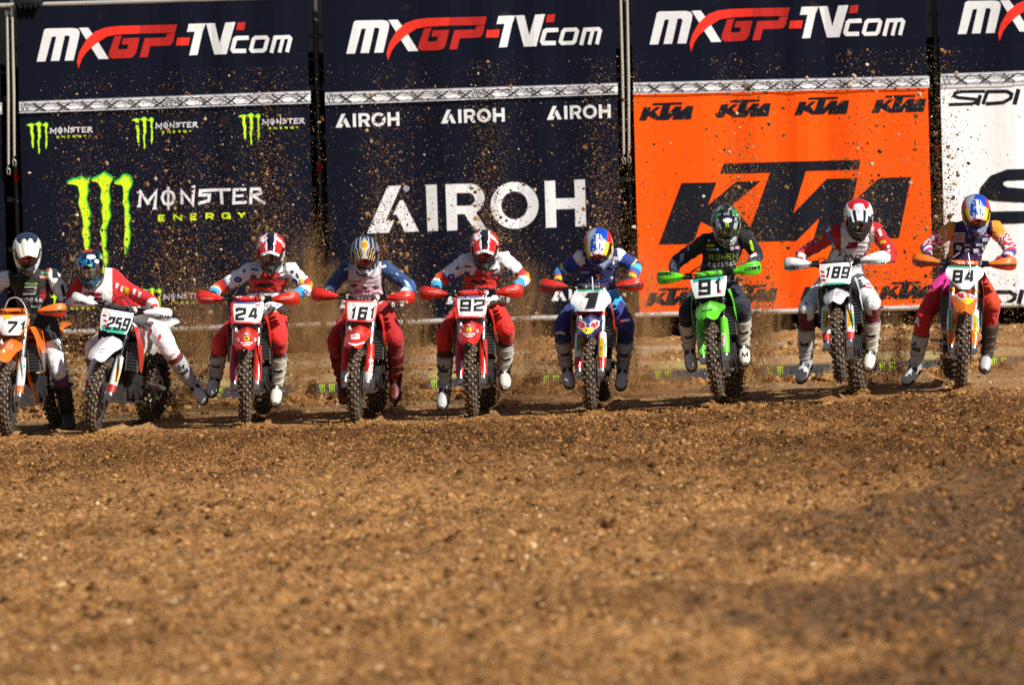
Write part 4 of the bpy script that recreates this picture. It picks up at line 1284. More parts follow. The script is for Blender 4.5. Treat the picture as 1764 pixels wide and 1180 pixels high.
for S in BIKES:
    u = S['x'] - 882
    S['steer'] = S['rel'] - u * .0051 + S['yaw']
    bike(S)
# ------------------------------------------------------------------ riders
def voxel(mb, size, smooth_it):
    me = bpy.data.meshes.new('tmp'); me.from_pydata(mb.v, [], mb.f)
    bm = bmesh.new(); bm.from_mesh(me); bmesh.ops.recalc_face_normals(bm, faces=bm.faces); bm.to_mesh(me); bm.free()
    o = bpy.data.objects.new('tmp', me); COL.objects.link(o)
    r = o.modifiers.new('r', 'REMESH'); r.mode = 'VOXEL'; r.voxel_size = size
    if smooth_it:
        s = o.modifiers.new('s', 'SMOOTH'); s.factor = 0.5; s.iterations = smooth_it
    dg = bpy.context.evaluated_depsgraph_get()
    out = bpy.data.meshes.new_from_object(o.evaluated_get(dg))
    bpy.data.objects.remove(o); bpy.data.meshes.remove(me)
    return out

def glove_mesh(col, acc):
    """right-hand glove closed round a bar lying along x; the wrist leaves towards +y"""
    m = MB()
    for k, (x, L) in enumerate(((-.034, .92), (-.012, 1.03), (.011, 1.0), (.032, .85))):
        m.tube([(x * .9, .050, .030), (x, .018, .041), (x, -.026, .036 * L), (x, -.040, .004), (x, -.026, -.024 * L), (x * .95, -.004, -.028)], [.014, .0135, .0118, .011, .0102, .009], 8)
    m.tube([(-.048, .062, .010), (-.058, .030, -.012), (-.05, .002, -.027), (-.035, -.020, -.030)], [.016, .014, .012, .010], 8)
    m.loft([[Vector((w * math.cos(a), y, z + h * math.sin(a))) for a in [2 * math.pi * k / 14 for k in range(14)]] for y, z, w, h in ((.012, .032, .043, .013), (.045, .026, .047, .018), (.08, .016, .042, .021), (.115, .010, .034, .026), (.15, .008, .033, .028))])
    me = voxel(m, .0048, 2)
    me.name = 'glove'
    cols = []
    for v in me.vertices:
        cols.append(acc if (v.co.y > .105 or (v.co.z > .03 and v.co.y > .03)) else col)
    set_col(me, cols)
    me.materials.append(M_GLOVE); me.shade_smooth()
    return me

def frame(zdir, ydir):
    z = zdir.normalized(); x = ydir.cross(z).normalized(); y = z.cross(x)
    return Matrix(((x.x, y.x, z.x, 0), (x.y, y.y, z.y, 0), (x.z, y.z, z.z, 0), (0, 0, 0, 1)))

def boot(root, knee, ank, toe, cs, side):
    """tall stiff boot: shaft, shin plate, buckles, foot, toe cap, sole"""
    main, dark, cap = cs
    zdir = (knee - ank); L_ = zdir.length
    fwd = (toe - ank); fwd = fwd - zdir.normalized() * fwd.dot(zdir.normalized())
    if fwd.length < .05: fwd = Vector((0, -1, 0))
    sh = frame(zdir, -fwd)                       # shaft frame: -y is forward
    T = Matrix.Translation(ank) @ sh
    fdir = (toe - ank).normalized()
    up = zdir.normalized()
    up = (up - fdir * up.dot(fdir)).normalized()
    fx = fdir.cross(up).normalized()
    R = Matrix(((-fx.x, -fdir.x, up.x, ank.x), (-fx.y, -fdir.y, up.y, ank.y), (-fx.z, -fdir.z, up.z, ank.z), (0, 0, 0, 1)))
    off = Matrix.Translation(-root.location)
    n = 18
    top = min(L_ * .74, .33)
    m = MB(main)
    prof = [(-.02, .062, .074, .0), (.02, .060, .070, .0), (.07, .060, .067, .004), (.13, .066, .072, .008), (.20, .073, .079, .010), (.27, .078, .084, .008), (top, .080, .086, .004), (top + .004, .070, .076, .004)]
    rings = [[T @ Vector((rx * math.cos(2 * math.pi * k / n), ry * math.sin(2 * math.pi * k / n) + dy, z)) for k in range(n)] for z, rx, ry, dy in prof]
    def cc(i, j):
        a = (j + .5) / n * 360
        if i == len(prof) - 2: return dark
        if 20 < a < 160: return dark if (i + j) % 5 else main
        return main
    m.loft([[off @ p for p in r] for r in rings], cols=cc)
    fr_ = [(.075, .022, .032, -.045), (.05, .040, .056, -.030), (.0, .049, .070, -.016), (-.05, .052, .064, -.024), (-.10, .055, .054, -.036), (-.15, .056, .045, -.046), (-.195, .049, .037, -.054), (-.225, .026, .022, -.062)]
    rr = [[R @ Vector((w * math.cos(2 * math.pi * k / n), y, zc + h * math.sin(2 * math.pi * k / n))) for k in range(n)] for y, w, h, zc in fr_]
    m.loft([[off @ p for p in r] for r in rr], cols=lambda i, j: cap if i >= 4 else (dark if (i == 3 and j % 4) else main))
    o = m.build('boot', M_BOOT, root)
    m = MB((.02, .02, .02))
    lay = [(.085, .022), (.06, .042), (0, .050), (-.06, .056), (-.12, .060), (-.17, .058), (-.21, .042), (-.232, .018)]
    rings = []
    for y, w in lay:
        rings.append([off @ (R @ Vector(p)) for p in ((-w, y, -.082 + (.006 if y < -.2 else 0)), (w, y, -.082 + (.006 if y < -.2 else 0)), (w * .92, y, -.102), (-w * .92, y, -.102))])
    m.loft(rings); m.build('sole', M_RUBBER, o, smooth=False)
    for k, z in enumerate((.045, .13, .22)):
        m = MB(tuple(.55 * q for q in main))
        rx, ry = .063 + .0055 * k, .071 + .006 * k
        pts = [off @ (T @ Vector((rx * math.cos(a) * 1.0, ry * math.sin(a), z + .01 * math.cos(a)))) for a in [math.radians(170 + 200 * q / 9) for q in range(10)]]
        m.tube(pts, .0065, 5, flat=.6)
        q = off @ (T @ Vector((side * (rx + .001), -.01, z)))
        m.ball(q, (.006, .013, .008), nu=8, nv=5)
        m.build('buckle', M_BOOT, o)
    m = MB(main)
    rows = []
    for i in range(6):
        z = .085 + (top - .10) * i / 5
        rx, ry = np.interp(z, [p[0] for p in prof], [p[1] for p in prof]) + .005, np.interp(z, [p[0] for p in prof], [p[2] for p in prof]) + .005
        rows.append([off @ (T @ Vector((rx * math.sin(a), -ry * math.cos(a) + .005, z))) for a in [math.radians(-50 + 100 * q / 6) for q in range(7)]])
    grid_solid(m, rows, .004, cols=lambda i, j: dark if (i == 2 and j in (1, 2, 3, 4)) else main)
    m.build('shin_plate', M_BOOT, o)
    return o

def helmet(root, c, tilt, yaw, roll, F, peakF, lens, peak_up=0.0, sc=1.0, chin=None):
    """full face helmet with chin bar, peak and goggles; F and peakF give the colour of a place on it"""
    M = Matrix.Translation(c) @ Matrix.Rotation(math.radians(yaw), 4, 'Z') @ Matrix.Rotation(math.radians(roll), 4, 'Y') @ Matrix.Rotation(math.radians(tilt), 4, 'X') @ Matrix.Scale(sc, 4)
    loc = Matrix.Translation(-root.location) @ M
    # shell rings: z, half width, back depth, front depth, squareness of the front
    Z = [(-.165, .070, .03, .150, .55), (-.155, .088, .07, .185, .6), (-.125, .104, .105, .206, .62), (-.095, .114, .13, .205, .64), (-.065, .121, .147, .190, .7), (-.04, .125, .155, .172, .8), (-.01, .128, .16, .160, .9), (.02, .129, .163, .155, .95), (.05, .127, .160, .15, 1), (.08, .120, .150, .138, 1), (.105, .107, .132, .12, 1), (.125, .086, .104, .095, 1), (.140, .056, .066, .06, 1), (.147, .02, .024, .022, 1)]
    n = 96
    zz = []
    for a_, b_ in zip(Z[:-1], Z[1:]):
        for q in (0, 1 / 3, 2 / 3): zz.append(tuple(u + (v - u) * q for u, v in zip(a_, b_)))
    Z = zz + [Z[-1]]
    m = MB()
    V = []
    for z, w, bk, ft, sq in Z:
        ring = []
        for j in range(n):
            a = 2 * math.pi * j / n                  # 0 = front
            ca, sa = math.cos(a), math.sin(a)
            if ca > 0:
                y = -ft * ca ** .85; x = w * sa * (1 - .0 * ca) * (abs(sa) ** (1 / max(sq, .3) - 1.0) if sq < 1 and abs(sa) > 1e-6 else 1)
            else:
                y = -bk * ca; x = w * sa
            ring.append(Vector((x, y, z)))
        V.append(ring)
    open_lo, open_hi = 12, 27
    faces, cols, vs = [], [], [p for r in V for p in r]
    for i in range(len(Z) - 1):
        for j in range(n):
            a = (j + .5) / n * 360
            a = a if a < 180 else a - 360
            f = (i * n + j, i * n + (j + 1) % n, (i + 1) * n + (j + 1) % n, (i + 1) * n + j)
            cc = (vs[f[0]] + vs[f[2]]) / 2
            if open_lo <= i < open_hi and abs(a) < (62 if i > 14 else 50):
                continue
            faces.append(f); cols.append(F(cc.x / .128, cc.y / .16, cc.z / .147))
    faces.append(tuple((len(Z) - 1) * n + j for j in range(n))); cols.append(F(0, 0, 1))
    me = bpy.data.meshes.new('helmet'); me.from_pydata([loc @ p for p in vs], [], faces)
    set_col(me, cols, 'FACE')
    bm = bmesh.new(); bm.from_mesh(me)
    bmesh.ops.recalc_face_normals(bm, faces=bm.faces)
    bmesh.ops.solidify(bm, geom=bm.faces[:], thickness=.010)
    bm.to_mesh(me); bm.free()
    me.shade_smooth(); me.set_sharp_from_angle(angle=math.radians(40))
    h = link('helmet', me, root, M_HELMET)
    # goggles: frame, lens, strap
    m = MB((.02, .02, .022))
    rows = []
    for i in range(7):
        z = -.062 + .122 * i / 6
        rows.append([Vector((.112 * math.sin(a) , -(.168 - .02 * abs(i - 3) / 3 + (.018 if i < 2 else 0) * 1) * math.cos(a) ** .8 - .002, z)) for a in [math.radians(-64 + 128 * q / 16) for q in range(17)]])
    m.loft([[loc @ p for p in r] for r in rows], closed=False)
    g = m.build('goggle_frame', M_PLASTIC, h)
    m = MB(lens[0])
    rows = []
    for i in range(6):
        z = -.040 + .082 * i / 5
        nose = .012 if i == 0 else 0
        rows.append([Vector((.096 * math.sin(a), -(.181 - .006 * abs(i - 2.5)) * math.cos(a) ** .8 - .001, z + nose * math.exp(-(a / .22) ** 2))) for a in [math.radians(-56 + 112 * q / 18) for q in range(19)]])
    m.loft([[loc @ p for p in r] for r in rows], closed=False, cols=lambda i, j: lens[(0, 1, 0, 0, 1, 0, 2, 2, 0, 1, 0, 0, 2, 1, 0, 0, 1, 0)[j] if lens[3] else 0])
    m.build('goggle_lens', M_LENS, h)
    # chin vent
    m = MB((.015, .015, .016))
    for k in range(3):
        m.box((0, -.206, -.122 + .018 * k), (.06 - .008 * k, .012, .007), m=loc)
    for s in (-1, 1):
        m.tube([loc @ Vector((s * .045, -.192, -.12)), loc @ Vector((s * .082, -.14, -.095))], .008, 5)
    m.build('chin_vent', M_PLASTIC, h)
    # peak
    rows = []
    for i in range(25):
        t = i / 24
        w = .112 - .012 * t - .024 * t ** 3
        y = -.035 - .222 * t
        z0 = .148 - (.022 - peak_up) * t - .040 * t * t
        rows.append([Vector((q * w, y + .05 * q * q * (1 - t) + .03 * t * q * q, z0 - (.075 - .035 * t) * abs(q) ** 2.3 + .006 * math.exp(-(q / .25) ** 2) - .006 * math.exp(-((abs(q) - .55) / .1) ** 2))) for q in [-1 + k / 16 for k in range(33)]])
    m = MB()
    grid_solid(m, [[loc @ p for p in r] for r in rows], -.004, cols=lambda i, j: peakF((j - 15.5) / 16, i / 24))
    pk = m.build('peak', M_HELMET, h)
    for s in (-1, 1):
        m = MB((.05, .05, .05)); m.ball(loc @ Vector((s * .124, -.075, .052)), (.008, .014, .014), nu=8, nv=5); m.build('peak_screw', M_PLASTIC, h)
    return h, pk

BONES = ('torso', 'upper', 'fore', 'thigh', 'shin', 'neck')
def person(R):
    S = next(s for s in BIKES if s['num'] == R['num'])
    M, SM = S['M'], S['SM']
    Y0 = S['Y']
    hip = M @ Vector((R.get('hipx', 0.0), R.get('hipy', 0.87), R.get('hipz', 1.045)))
    root = empty('person', (hip.x, hip.y, gz1(hip.x, hip.y)))
    tag(root, R['label'], 'person', 'motocross riders')
    sh = [at(*R['sh'][k], Y0 + R.get('shY', (.72, .72))[k]) for k in (0, 1)]
    gr = [M @ SM @ GRIP[s] for s in (-1, 1)]
    wr, el, kn, an, toe = [], [], [], [], []
    for k in (0, 1):
        e = at(*R['el'][k], gr[k].y + .15)
        for _ in range(3):
            d = math.hypot(e.x - gr[k].x, e.z - gr[k].z)
            e = at(*R['el'][k], gr[k].y + math.sqrt(max(.10 ** 2, .33 ** 2 - d * d)))
        el.append(e)
        wr.append(gr[k] + (e - gr[k]).normalized() * .115)
        kn.append(at(*R['kn'][k], Y0 + R.get('knY', (.60, .60))[k]))
        an.append(at(*R['an'][k], Y0 + R.get('anY', (.90, .90))[k]))
        toe.append(at(*R['toe'][k], Y0 + R.get('toeY', (.70, .70))[k]))
    hc = at(*R['head'], Y0 + R.get('hdY', .54))
    hc.z += .035
    off = -root.location
    mid = (sh[0] + sh[1]) / 2
    hx_ = (M.to_3x3() @ Vector((1, 0, 0))).normalized()
    sx_ = (sh[1] - sh[0]).normalized()
    neck = mid + Vector((0, 0, .02)) + (hc - mid) * .10
    mb = MB()
    rings = []
    spec = [(-.22, .13, .09), (-.08, .175, .13), (.08, .178, .138), (.28, .160, .125), (.48, .162, .125), (.68, .182, .135), (.84, .185, .130), (.95, .150, .105), (1.03, .085, .08), (1.09, .06, .06)]
    for t, rx, ry in spec:
        c = hip.lerp(neck, t)
        c = c + Vector((0, .05 * math.sin(max(0, min(1, t)) * math.pi), .02 * math.sin(max(0, min(1, t)) * math.pi)))
        ax = hx_.lerp(sx_, min(max(t, 0), 1)).normalized()
        tg = (neck - hip).normalized()
        ax = (ax - tg * ax.dot(tg)).normalized()
        ay = tg.cross(ax)
        rx *= R.get('bulk', 1.0)
        rings.append([c + ax * rx * math.copysign(abs(math.cos(a)) ** .85, math.cos(a)) + ay * ry * math.copysign(abs(math.sin(a)) ** .9, math.sin(a)) for a in [2 * math.pi * q / 20 for q in range(20)]])
    mb.loft(rings)
    hj = [hip + hx_ * s * .095 + Vector((0, 0, -.02)) for s in (-1, 1)]
    bones = [('torso', 0, hip, neck, .16, .15), ('neck', 0, neck, hc, .07, .07)]
    mb.tube([neck - Vector((0, 0, .03)), hc], [.075, .065], 12)
    mb.ball(hc, (.085, .10, .115))
    for k in (0, 1):
        s = (-1, 1)[k]
        sp = sh[k] - sx_ * s * .035
        mb.tube([sp - sx_ * s * .05, sp, sp.lerp(el[k], .45), el[k].lerp(sp, .08), el[k]], [.07, .080, .068, .063, .057], 14)
        mb.tube([el[k], el[k].lerp(wr[k], .12), el[k].lerp(wr[k], .45), wr[k].lerp(el[k], .1), wr[k]], [.056, .060, .056, .043, .038], 14)
        mb.tube([hj[k] + Vector((0, .02, .0)), hj[k].lerp(kn[k], .25), hj[k].lerp(kn[k], .6), kn[k].lerp(hj[k], .12), kn[k]], [.112, .112, .097, .086, .078], 16)
        mb.tube([kn[k], kn[k].lerp(an[k], .15), kn[k].lerp(an[k], .4), kn[k].lerp(an[k], .8)], [.077, .078, .066, .050], 14)
        mb.ball(kn[k] + Vector((0, -.02, 0)), (.078, .075, .088))
        bones += [('upper', k, sh[k], el[k], .075, .06), ('fore', k, el[k], wr[k], .058, .042), ('thigh', k, hj[k], kn[k], .115, .085), ('shin', k, kn[k], an[k], .085, .06)]
    me = voxel(mb, .0105, 5)
    me.name = 'body'
    nv = len(me.vertices)
    co = np.zeros(nv * 3); me.vertices.foreach_get('co', co); co = co.reshape(-1, 3)
    no = np.zeros(nv * 3); me.vertices.foreach_get('normal', no); no = no.reshape(-1, 3)
    best, bi, bt = np.full(nv, 9e9), np.zeros(nv, int), np.zeros(nv)
    for i, (nm, k, A, B, ra, rb) in enumerate(bones):
        A_, B_ = np.array(A), np.array(B)
        d = B_ - A_
        t = ((co - A_) @ d) / (d @ d)
        tc = np.clip(t, 0, 1)
        ds = np.linalg.norm(co - (A_ + tc[:, None] * d), axis=1) / (ra + (rb - ra) * tc)
        w = ds < best
        best[w] = ds[w]; bi[w] = i; bt[w] = t[w]
    # cloth folds: fine ridges, strongest where the limbs bend
    disp = np.zeros(nv)
    for i in range(nv):
        p = co[i]; nm = bones[bi[i]][0]; t = bt[i]
        amp = .007
        if nm in ('upper', 'fore'): amp = .0105
        if nm == 'torso': amp = .012 if t < .6 else .008
        A, B = bones[bi[i]][2], bones[bi[i]][3]
        ax = (B - A).normalized()
        s_ = ax.x * p[0] + ax.y * p[1] + ax.z * p[2]
        q = Vector(p) * 9.0
        w1 = noise.noise(q)
        disp[i] = amp * (noise.noise(Vector((s_ * 26 + w1 * 2.5, w1 * 3 + q.x * .25, i * 0 + R['seed']))) + .5 * noise.noise(q * 2.3))
    co = co + no * disp[:, None]
    cols = np.zeros((nv, 3))
    f = R['col']
    for i in range(nv):
        b = bones[bi[i]]
        px, py = proj(co[i])
        cols[i] = f(b[0], b[1], bt[i], px - R['head'][0], py - R['head'][1])
    co = co + np.array(off)
    me.vertices.foreach_set('co', co.ravel()); me.update()
    set_col(me, cols)
    me.shade_smooth()
    body = link('body', me, root, M_CLOTH)
    R['body'], R['root'] = body, root
    for k in (0, 1):
        boot(root, kn[k], an[k], toe[k], R['boots'][k], (-1, 1)[k])
        g = R['gloves']
        gm = shared(('glove', g), lambda: glove_mesh(*g))
        o = link('glove', gm, root)
        G = M @ SM @ Matrix.Translation(GRIP[(-1, 1)[k]])
        Rl = G.to_3x3().inverted() @ (el[k] - gr[k])
        ang = math.atan2(Rl.z, Rl.y) - .15
        # turn round the bar towards the elbow, then lean sideways a little
        sideways = -math.atan2(Rl.x, max(Rl.y, .08)) * .45
        Gm = Matrix.Translation(off) @ G @ Matrix.Rotation(max(-.4, min(1.0, ang)), 4, 'X')
        if k == 0: Gm = Gm @ Matrix.Scale(-1, 4, (1, 0, 0))
        o.matrix_basis = Gm
    hd, pk = helmet(root, hc, R['tilt'], R.get('hyaw', 0), R.get('hroll', 0), R['F'], R['peakF'], R['lens'], R.get('peak_up', .0), R.get('hs', 1.05))
    R['helmet'], R['peak'] = hd, pk
    return root

def nz3(x, y, z, s, k=0.0): return noise.noise(Vector((x * s + k, y * s, z * s)))
C = hx
LAV = (.76, .76, .78)
DR = hx('8f1018'); DKRED = hx('5e0d14'); CY = hx('2d9fd6'); NV = hx('16204a'); PUR = hx('3b2065'); MAG = hx('c41a86')
def col_gas(b, k, t, dx, dy):
    if b == 'torso' or b == 'neck':
        if t < -.02 or dy > 112: return PWHITE if dy < 119 else (CY if dy < 123 else (YEL if dy < 128 else RED))
        if dy > 67: return LAV
        if 64 < dy <= 67 or 41 < dy < 43.5: return (.03, .02, .05)
        if dy > 43: return RED
        if abs(dx + 1) < 10 + (dy - 24) * .55 and dy > 18: return RED
        return LAV
    if b == 'upper':
        if t < .60: return LAV
        return (.03, .02, .06) if t < .64 else (RED if t < .80 else (hx('e86a10') if t < .92 else hx('f0a818')))
    if b == 'fore':
        if t < .16: return hx('f0a818')
        if t < .48: return PWHITE
        return CY if t < .93 else NV
    if b == 'thigh':
        if t < .26: return PWHITE
        if t < .33: return CY if t < .29 else YEL
        return RED if not (k == 0 and dx > -62 and t > .2) else RED
    return RED if t < .25 else DKRED
def col_161(b, k, t, dx, dy):
    if b in ('torso', 'neck'):
        if dy > 95: return RED
        if dy > 74 + 6 * math.sin(dx * .3): return hx('c21f24')
        if abs(dx) > 29 + (dy - 30) * .05: return hx('1f3f6c')
        return hx('cfa5b0') if 50 < dy < 66 and nz3(dx * .05, dy * .07, 3, 2) > 0 else hx('d8ccd4')
    if b in ('upper',): return hx('1f3f6c') if t < .9 else hx('34689c')
    if b == 'fore': return hx('2b4a8e') if t < .5 else (hx('5fa3c9') if t < .75 else PWHITE)
    return hx('a81016') if b == 'thigh' else hx('8f1018')
def col_1(b, k, t, dx, dy):
    if b in ('torso', 'neck'):
        if dy > 96: return hx('2f9ed8')
        if dy > 82: return hx('1b2c70')
        if 12 < dy < 26 and 24 < abs(dx) < 40: return PWHITE
        return hx('17246a')
    if b == 'upper': return PWHITE if t < .06 else (hx('1c2f86') if t < .70 else (YEL if t < .8 else hx('1c2f86')))
    if b == 'fore': return hx('4db7dd') if t < .45 else (hx('1d62b5') if t < .7 else (RED if t < .85 else YEL))
    if b == 'thigh': return hx('2f9ed8') if t < .56 - .15 * math.sin(dx * .2) else hx('1f3078')
    return hx('1f3078')
def col_91(b, k, t, dx, dy):
    if b in ('torso', 'neck'):
        if dy > 100: return hx('131a2c')
        if dy > 92: return hx('8a93b5') if abs(dx) < 20 else hx('0d0e14')
        return hx('0c0d12')
    if b == 'upper': return hx('0c0d13')
    if b == 'fore': return hx('10131f') if t < .35 or nz3(dx * .1, dy * .1, 2, 2) < .1 else hx('3c4a6a')
    if b == 'thigh': return PWHITE if t < .18 and k == 1 else hx('141c30')
    return hx('141c30')
def col_fan(b, k, t, dx, dy):
    if b in ('torso', 'neck'):
        if abs(dx) > 30 and dy < 60 - (abs(dx) - 30) * 1.5: return hx('b4121c')
        return LAV
    if b == 'upper': return hx('b4121c') if t > .12 else hx('3b6ea8') if k == 0 and t > .05 else hx('b4121c')
    if b == 'fore': return hx('c8161e') if t < .55 else (PWHITE if t < .93 else RED)
    if b == 'thigh': return LAV
    if b == 'shin': return hx('6e0c1a') if t > .16 - (.35 if (dx > 24 or dx < -88) else 0) else LAV
def col_259(b, k, t, dx, dy):
    if b in ('torso', 'neck'):
        if k == 0 and dx < -22 and dy > 25: return hx('8c0f1a')
        if b == 'torso' and 38 < dy < 44 + abs(dx) * .0 and -8 < dx < 18: return hx('9a1220')
        if (dx > 37 and dy < 62) or dx < -21: return hx('c41620')
        return LAV
    if b == 'upper': return hx('c41620') if t > -.12 or k == 0 else hx('9fd6b8')
    if b == 'fore': return hx('c41620') if t < .35 else (PWHITE if t < .92 else RED)
    if b == 'thigh': return LAV
    return hx('7a0e1c') if t > .14 else LAV
def col_84(b, k, t, dx, dy):
    if b in ('torso', 'neck'):
        if dy > 98: return PUR if dy < 108 else hx('b0187a')
        if dy > 72: return hx('4a1450')
        if abs(dx) > 39: return hx('e0861c')
        return hx('24164e')
    if b == 'upper': return hx('e8912a') if t < .30 else (hx('c8202c') if nz3(dx * .1, dy * .13, 1, 2) > -.05 else hx('e4d6dc'))
    if b == 'fore': return hx('e0702a') if t < .22 and k == 0 else ((hx('2b3f9a'), hx('d8dbe8'), hx('c8202c'))[int((t * 7 + dx * .15)) % 3] if t < .9 else NV)
    if b == 'thigh':
        if k == 0: return hx('5a1c6a') if t < .12 else (hx('d0228c') if t < .50 else hx('c41a20'))
        return hx('8a1a70') if t < .3 else (hx('c4201a') if t < .6 else hx('cc3c18'))
    return hx('c41a18') if t < .45 else hx('7e1218')
def col_71(b, k, t, dx, dy):
    if b in ('torso', 'neck'):
        if dy > 78: return (.014, .014, .016)
        if dy > 62 and dx > 22: return hx('8c1018')
        return hx('1b1c1e') if dx > 5 else hx('121315')
    if b == 'upper': return hx('15161a') if t < .45 and k == 1 and dy < 42 and dx > 42 else LAV
    if b == 'fore': return LAV if t < .7 else hx('2b3048')
    if b == 'thigh': return (.014, .014, .02) if t < .42 else LAV
    return hx('6d2f7d') if t < .25 else hx('14141a')

# helmet colours: x, y, z each about -1..1, y negative in front
def f_gas(x, y, z):
    if z < -.35: return (.02, .022, .025) if abs(x) > .25 else hx('2a4a4a')
    a = abs(x) + .10 * nz3(x, y, z, 5)
    if a < .26: return (.015, .016, .022)
    if a < .36: return PWHITE
    return RED if nz3(x, y, z, 3.2, 5) < .18 else PWHITE
def p_gas(q, t):
    a = abs(q) + .12 * nz3(q, t, 0, 5)
    if t > .86: return PWHITE if nz3(q, t, 1, 9) > -.2 else GREY
    if a < .28: return hx('11131f') if nz3(q, t, 2, 6) < .25 else hx('7a1020')
    if a < .42: return PWHITE
    return RED
def f_161(x, y, z):
    a = abs(x) + .04 * z
    if z < -.55: return PWHITE if nz3(x, y, z, 4) > -.15 else (.3, .3, .3)
    if a > .8: return hx('6a6f78')
    return (.016, .018, .03) if int((a + .1 * y) * 11) % 3 else hx('9fa7b4')
def p_161(q, t):
    a = abs(q)
    if a < .16 + .1 * math.sin(t * 6.2): return hx('d08a20') if t > .12 and not .42 < t < .55 else hx('e8c060')
    if a < .30 + .1 * math.sin(t * 6.2): return hx('9fb4cc')
    return (.014, .018, .04) if int(a * 14 + t * 2) % 3 else hx('c8a058')
def bull(left):
    def f(x, y, z):
        if z < -.45: return hx('1c3f9a') if x < 0 else hx('8a96b8')
        if abs(x) > .72: return RED if z > .28 else YEL
        if x < -.05: return hx('8e98a4') if (z > .35) else hx('1a49b4')
        return hx('1a49b4') if z > .45 else PWHITE
    return f
def p_bull(q, t):
    if abs(q) > .70: return YEL if t > .3 else RED
    if t > .8: return PWHITE if nz3(q, t, 1, 8) > -.1 else hx('c03038')
    if q < -.08: return hx('1740a4') if nz3(q, t, 3, 6) < .2 else hx('8fa4c8')
    return hx('c9ced6') if nz3(q, t, 0, 6) > -.2 else hx('5a6a80')
def f_91(x, y, z):
    n = nz3(x, y, z, 4.5)
    if n > .22: return hx('b8bcc0')
    if n < -.25: return hx('3f9a28')
    return hx('12211a') if n < .05 else hx('4d5458')
def p_91(q, t):
    a = abs(q)
    if a > .60 + .2 * (1 - t): return hx('9aa0a4') if nz3(q, t, 1, 7) > -.1 else hx('1d4a1a')
    if t < .35: return hx('777c80') if a < .25 else hx('0f1512')
    return (.012, .013, .014)
def f_189(x, y, z):
    if z < -.3: return (.014, .014, .016) if abs(x) < .75 else hx('8c1018')
    if z > .80 or y > .35: return hx('c41822')
    if abs(x) > .82: return PWHITE if z > .1 else hx('7e1020')
    return PWHITE if z > .35 else hx('14162a')
def p_189(q, t):
    a = abs(q)
    if t > .88: return hx('2a2c30')
    if a < .36 - .06 * t: return PWHITE if not (.46 < t < .53 and a < .2) else (.015, .015, .016)
    if a < .56: return (.015, .016, .02) if t > .3 else PWHITE
    return PWHITE if t < .55 or a < .75 else hx('1a1c30')
def f_259(x, y, z):
    n = nz3(x, y, z, 3.6, 2)
    if z < -.4: return hx('14506a') if n > -.1 else hx('0f1a14')
    if z > .72 and abs(x) < .3: return RED if z > .85 else PWHITE
    if abs(x) > .85 and n > .1: return hx('9fd030')
    return hx('15507e') if n > .16 else hx('0d1218')
def p_259(q, t):
    n = nz3(q, t, 1, 3.4, 4)
    if abs(q) > .7 and n > .1: return PWHITE if t < .7 else hx('7c1a24')
    return hx('1c74a8') if n > .05 else hx('0c131c')
def f_71(x, y, z):
    if z < -.3: return (.05, .05, .055) if abs(x) < .5 else PWHITE
    return hx('2a3446') if z > .82 or (y > .1 and z > .2) else hx('d2d0c6')
def p_71(q, t):
    return hx('1d2636') if (t < .03 + .22 * (1 - abs(q) * 5) and abs(q) < .2) or t < .03 else hx('e8e5d6')

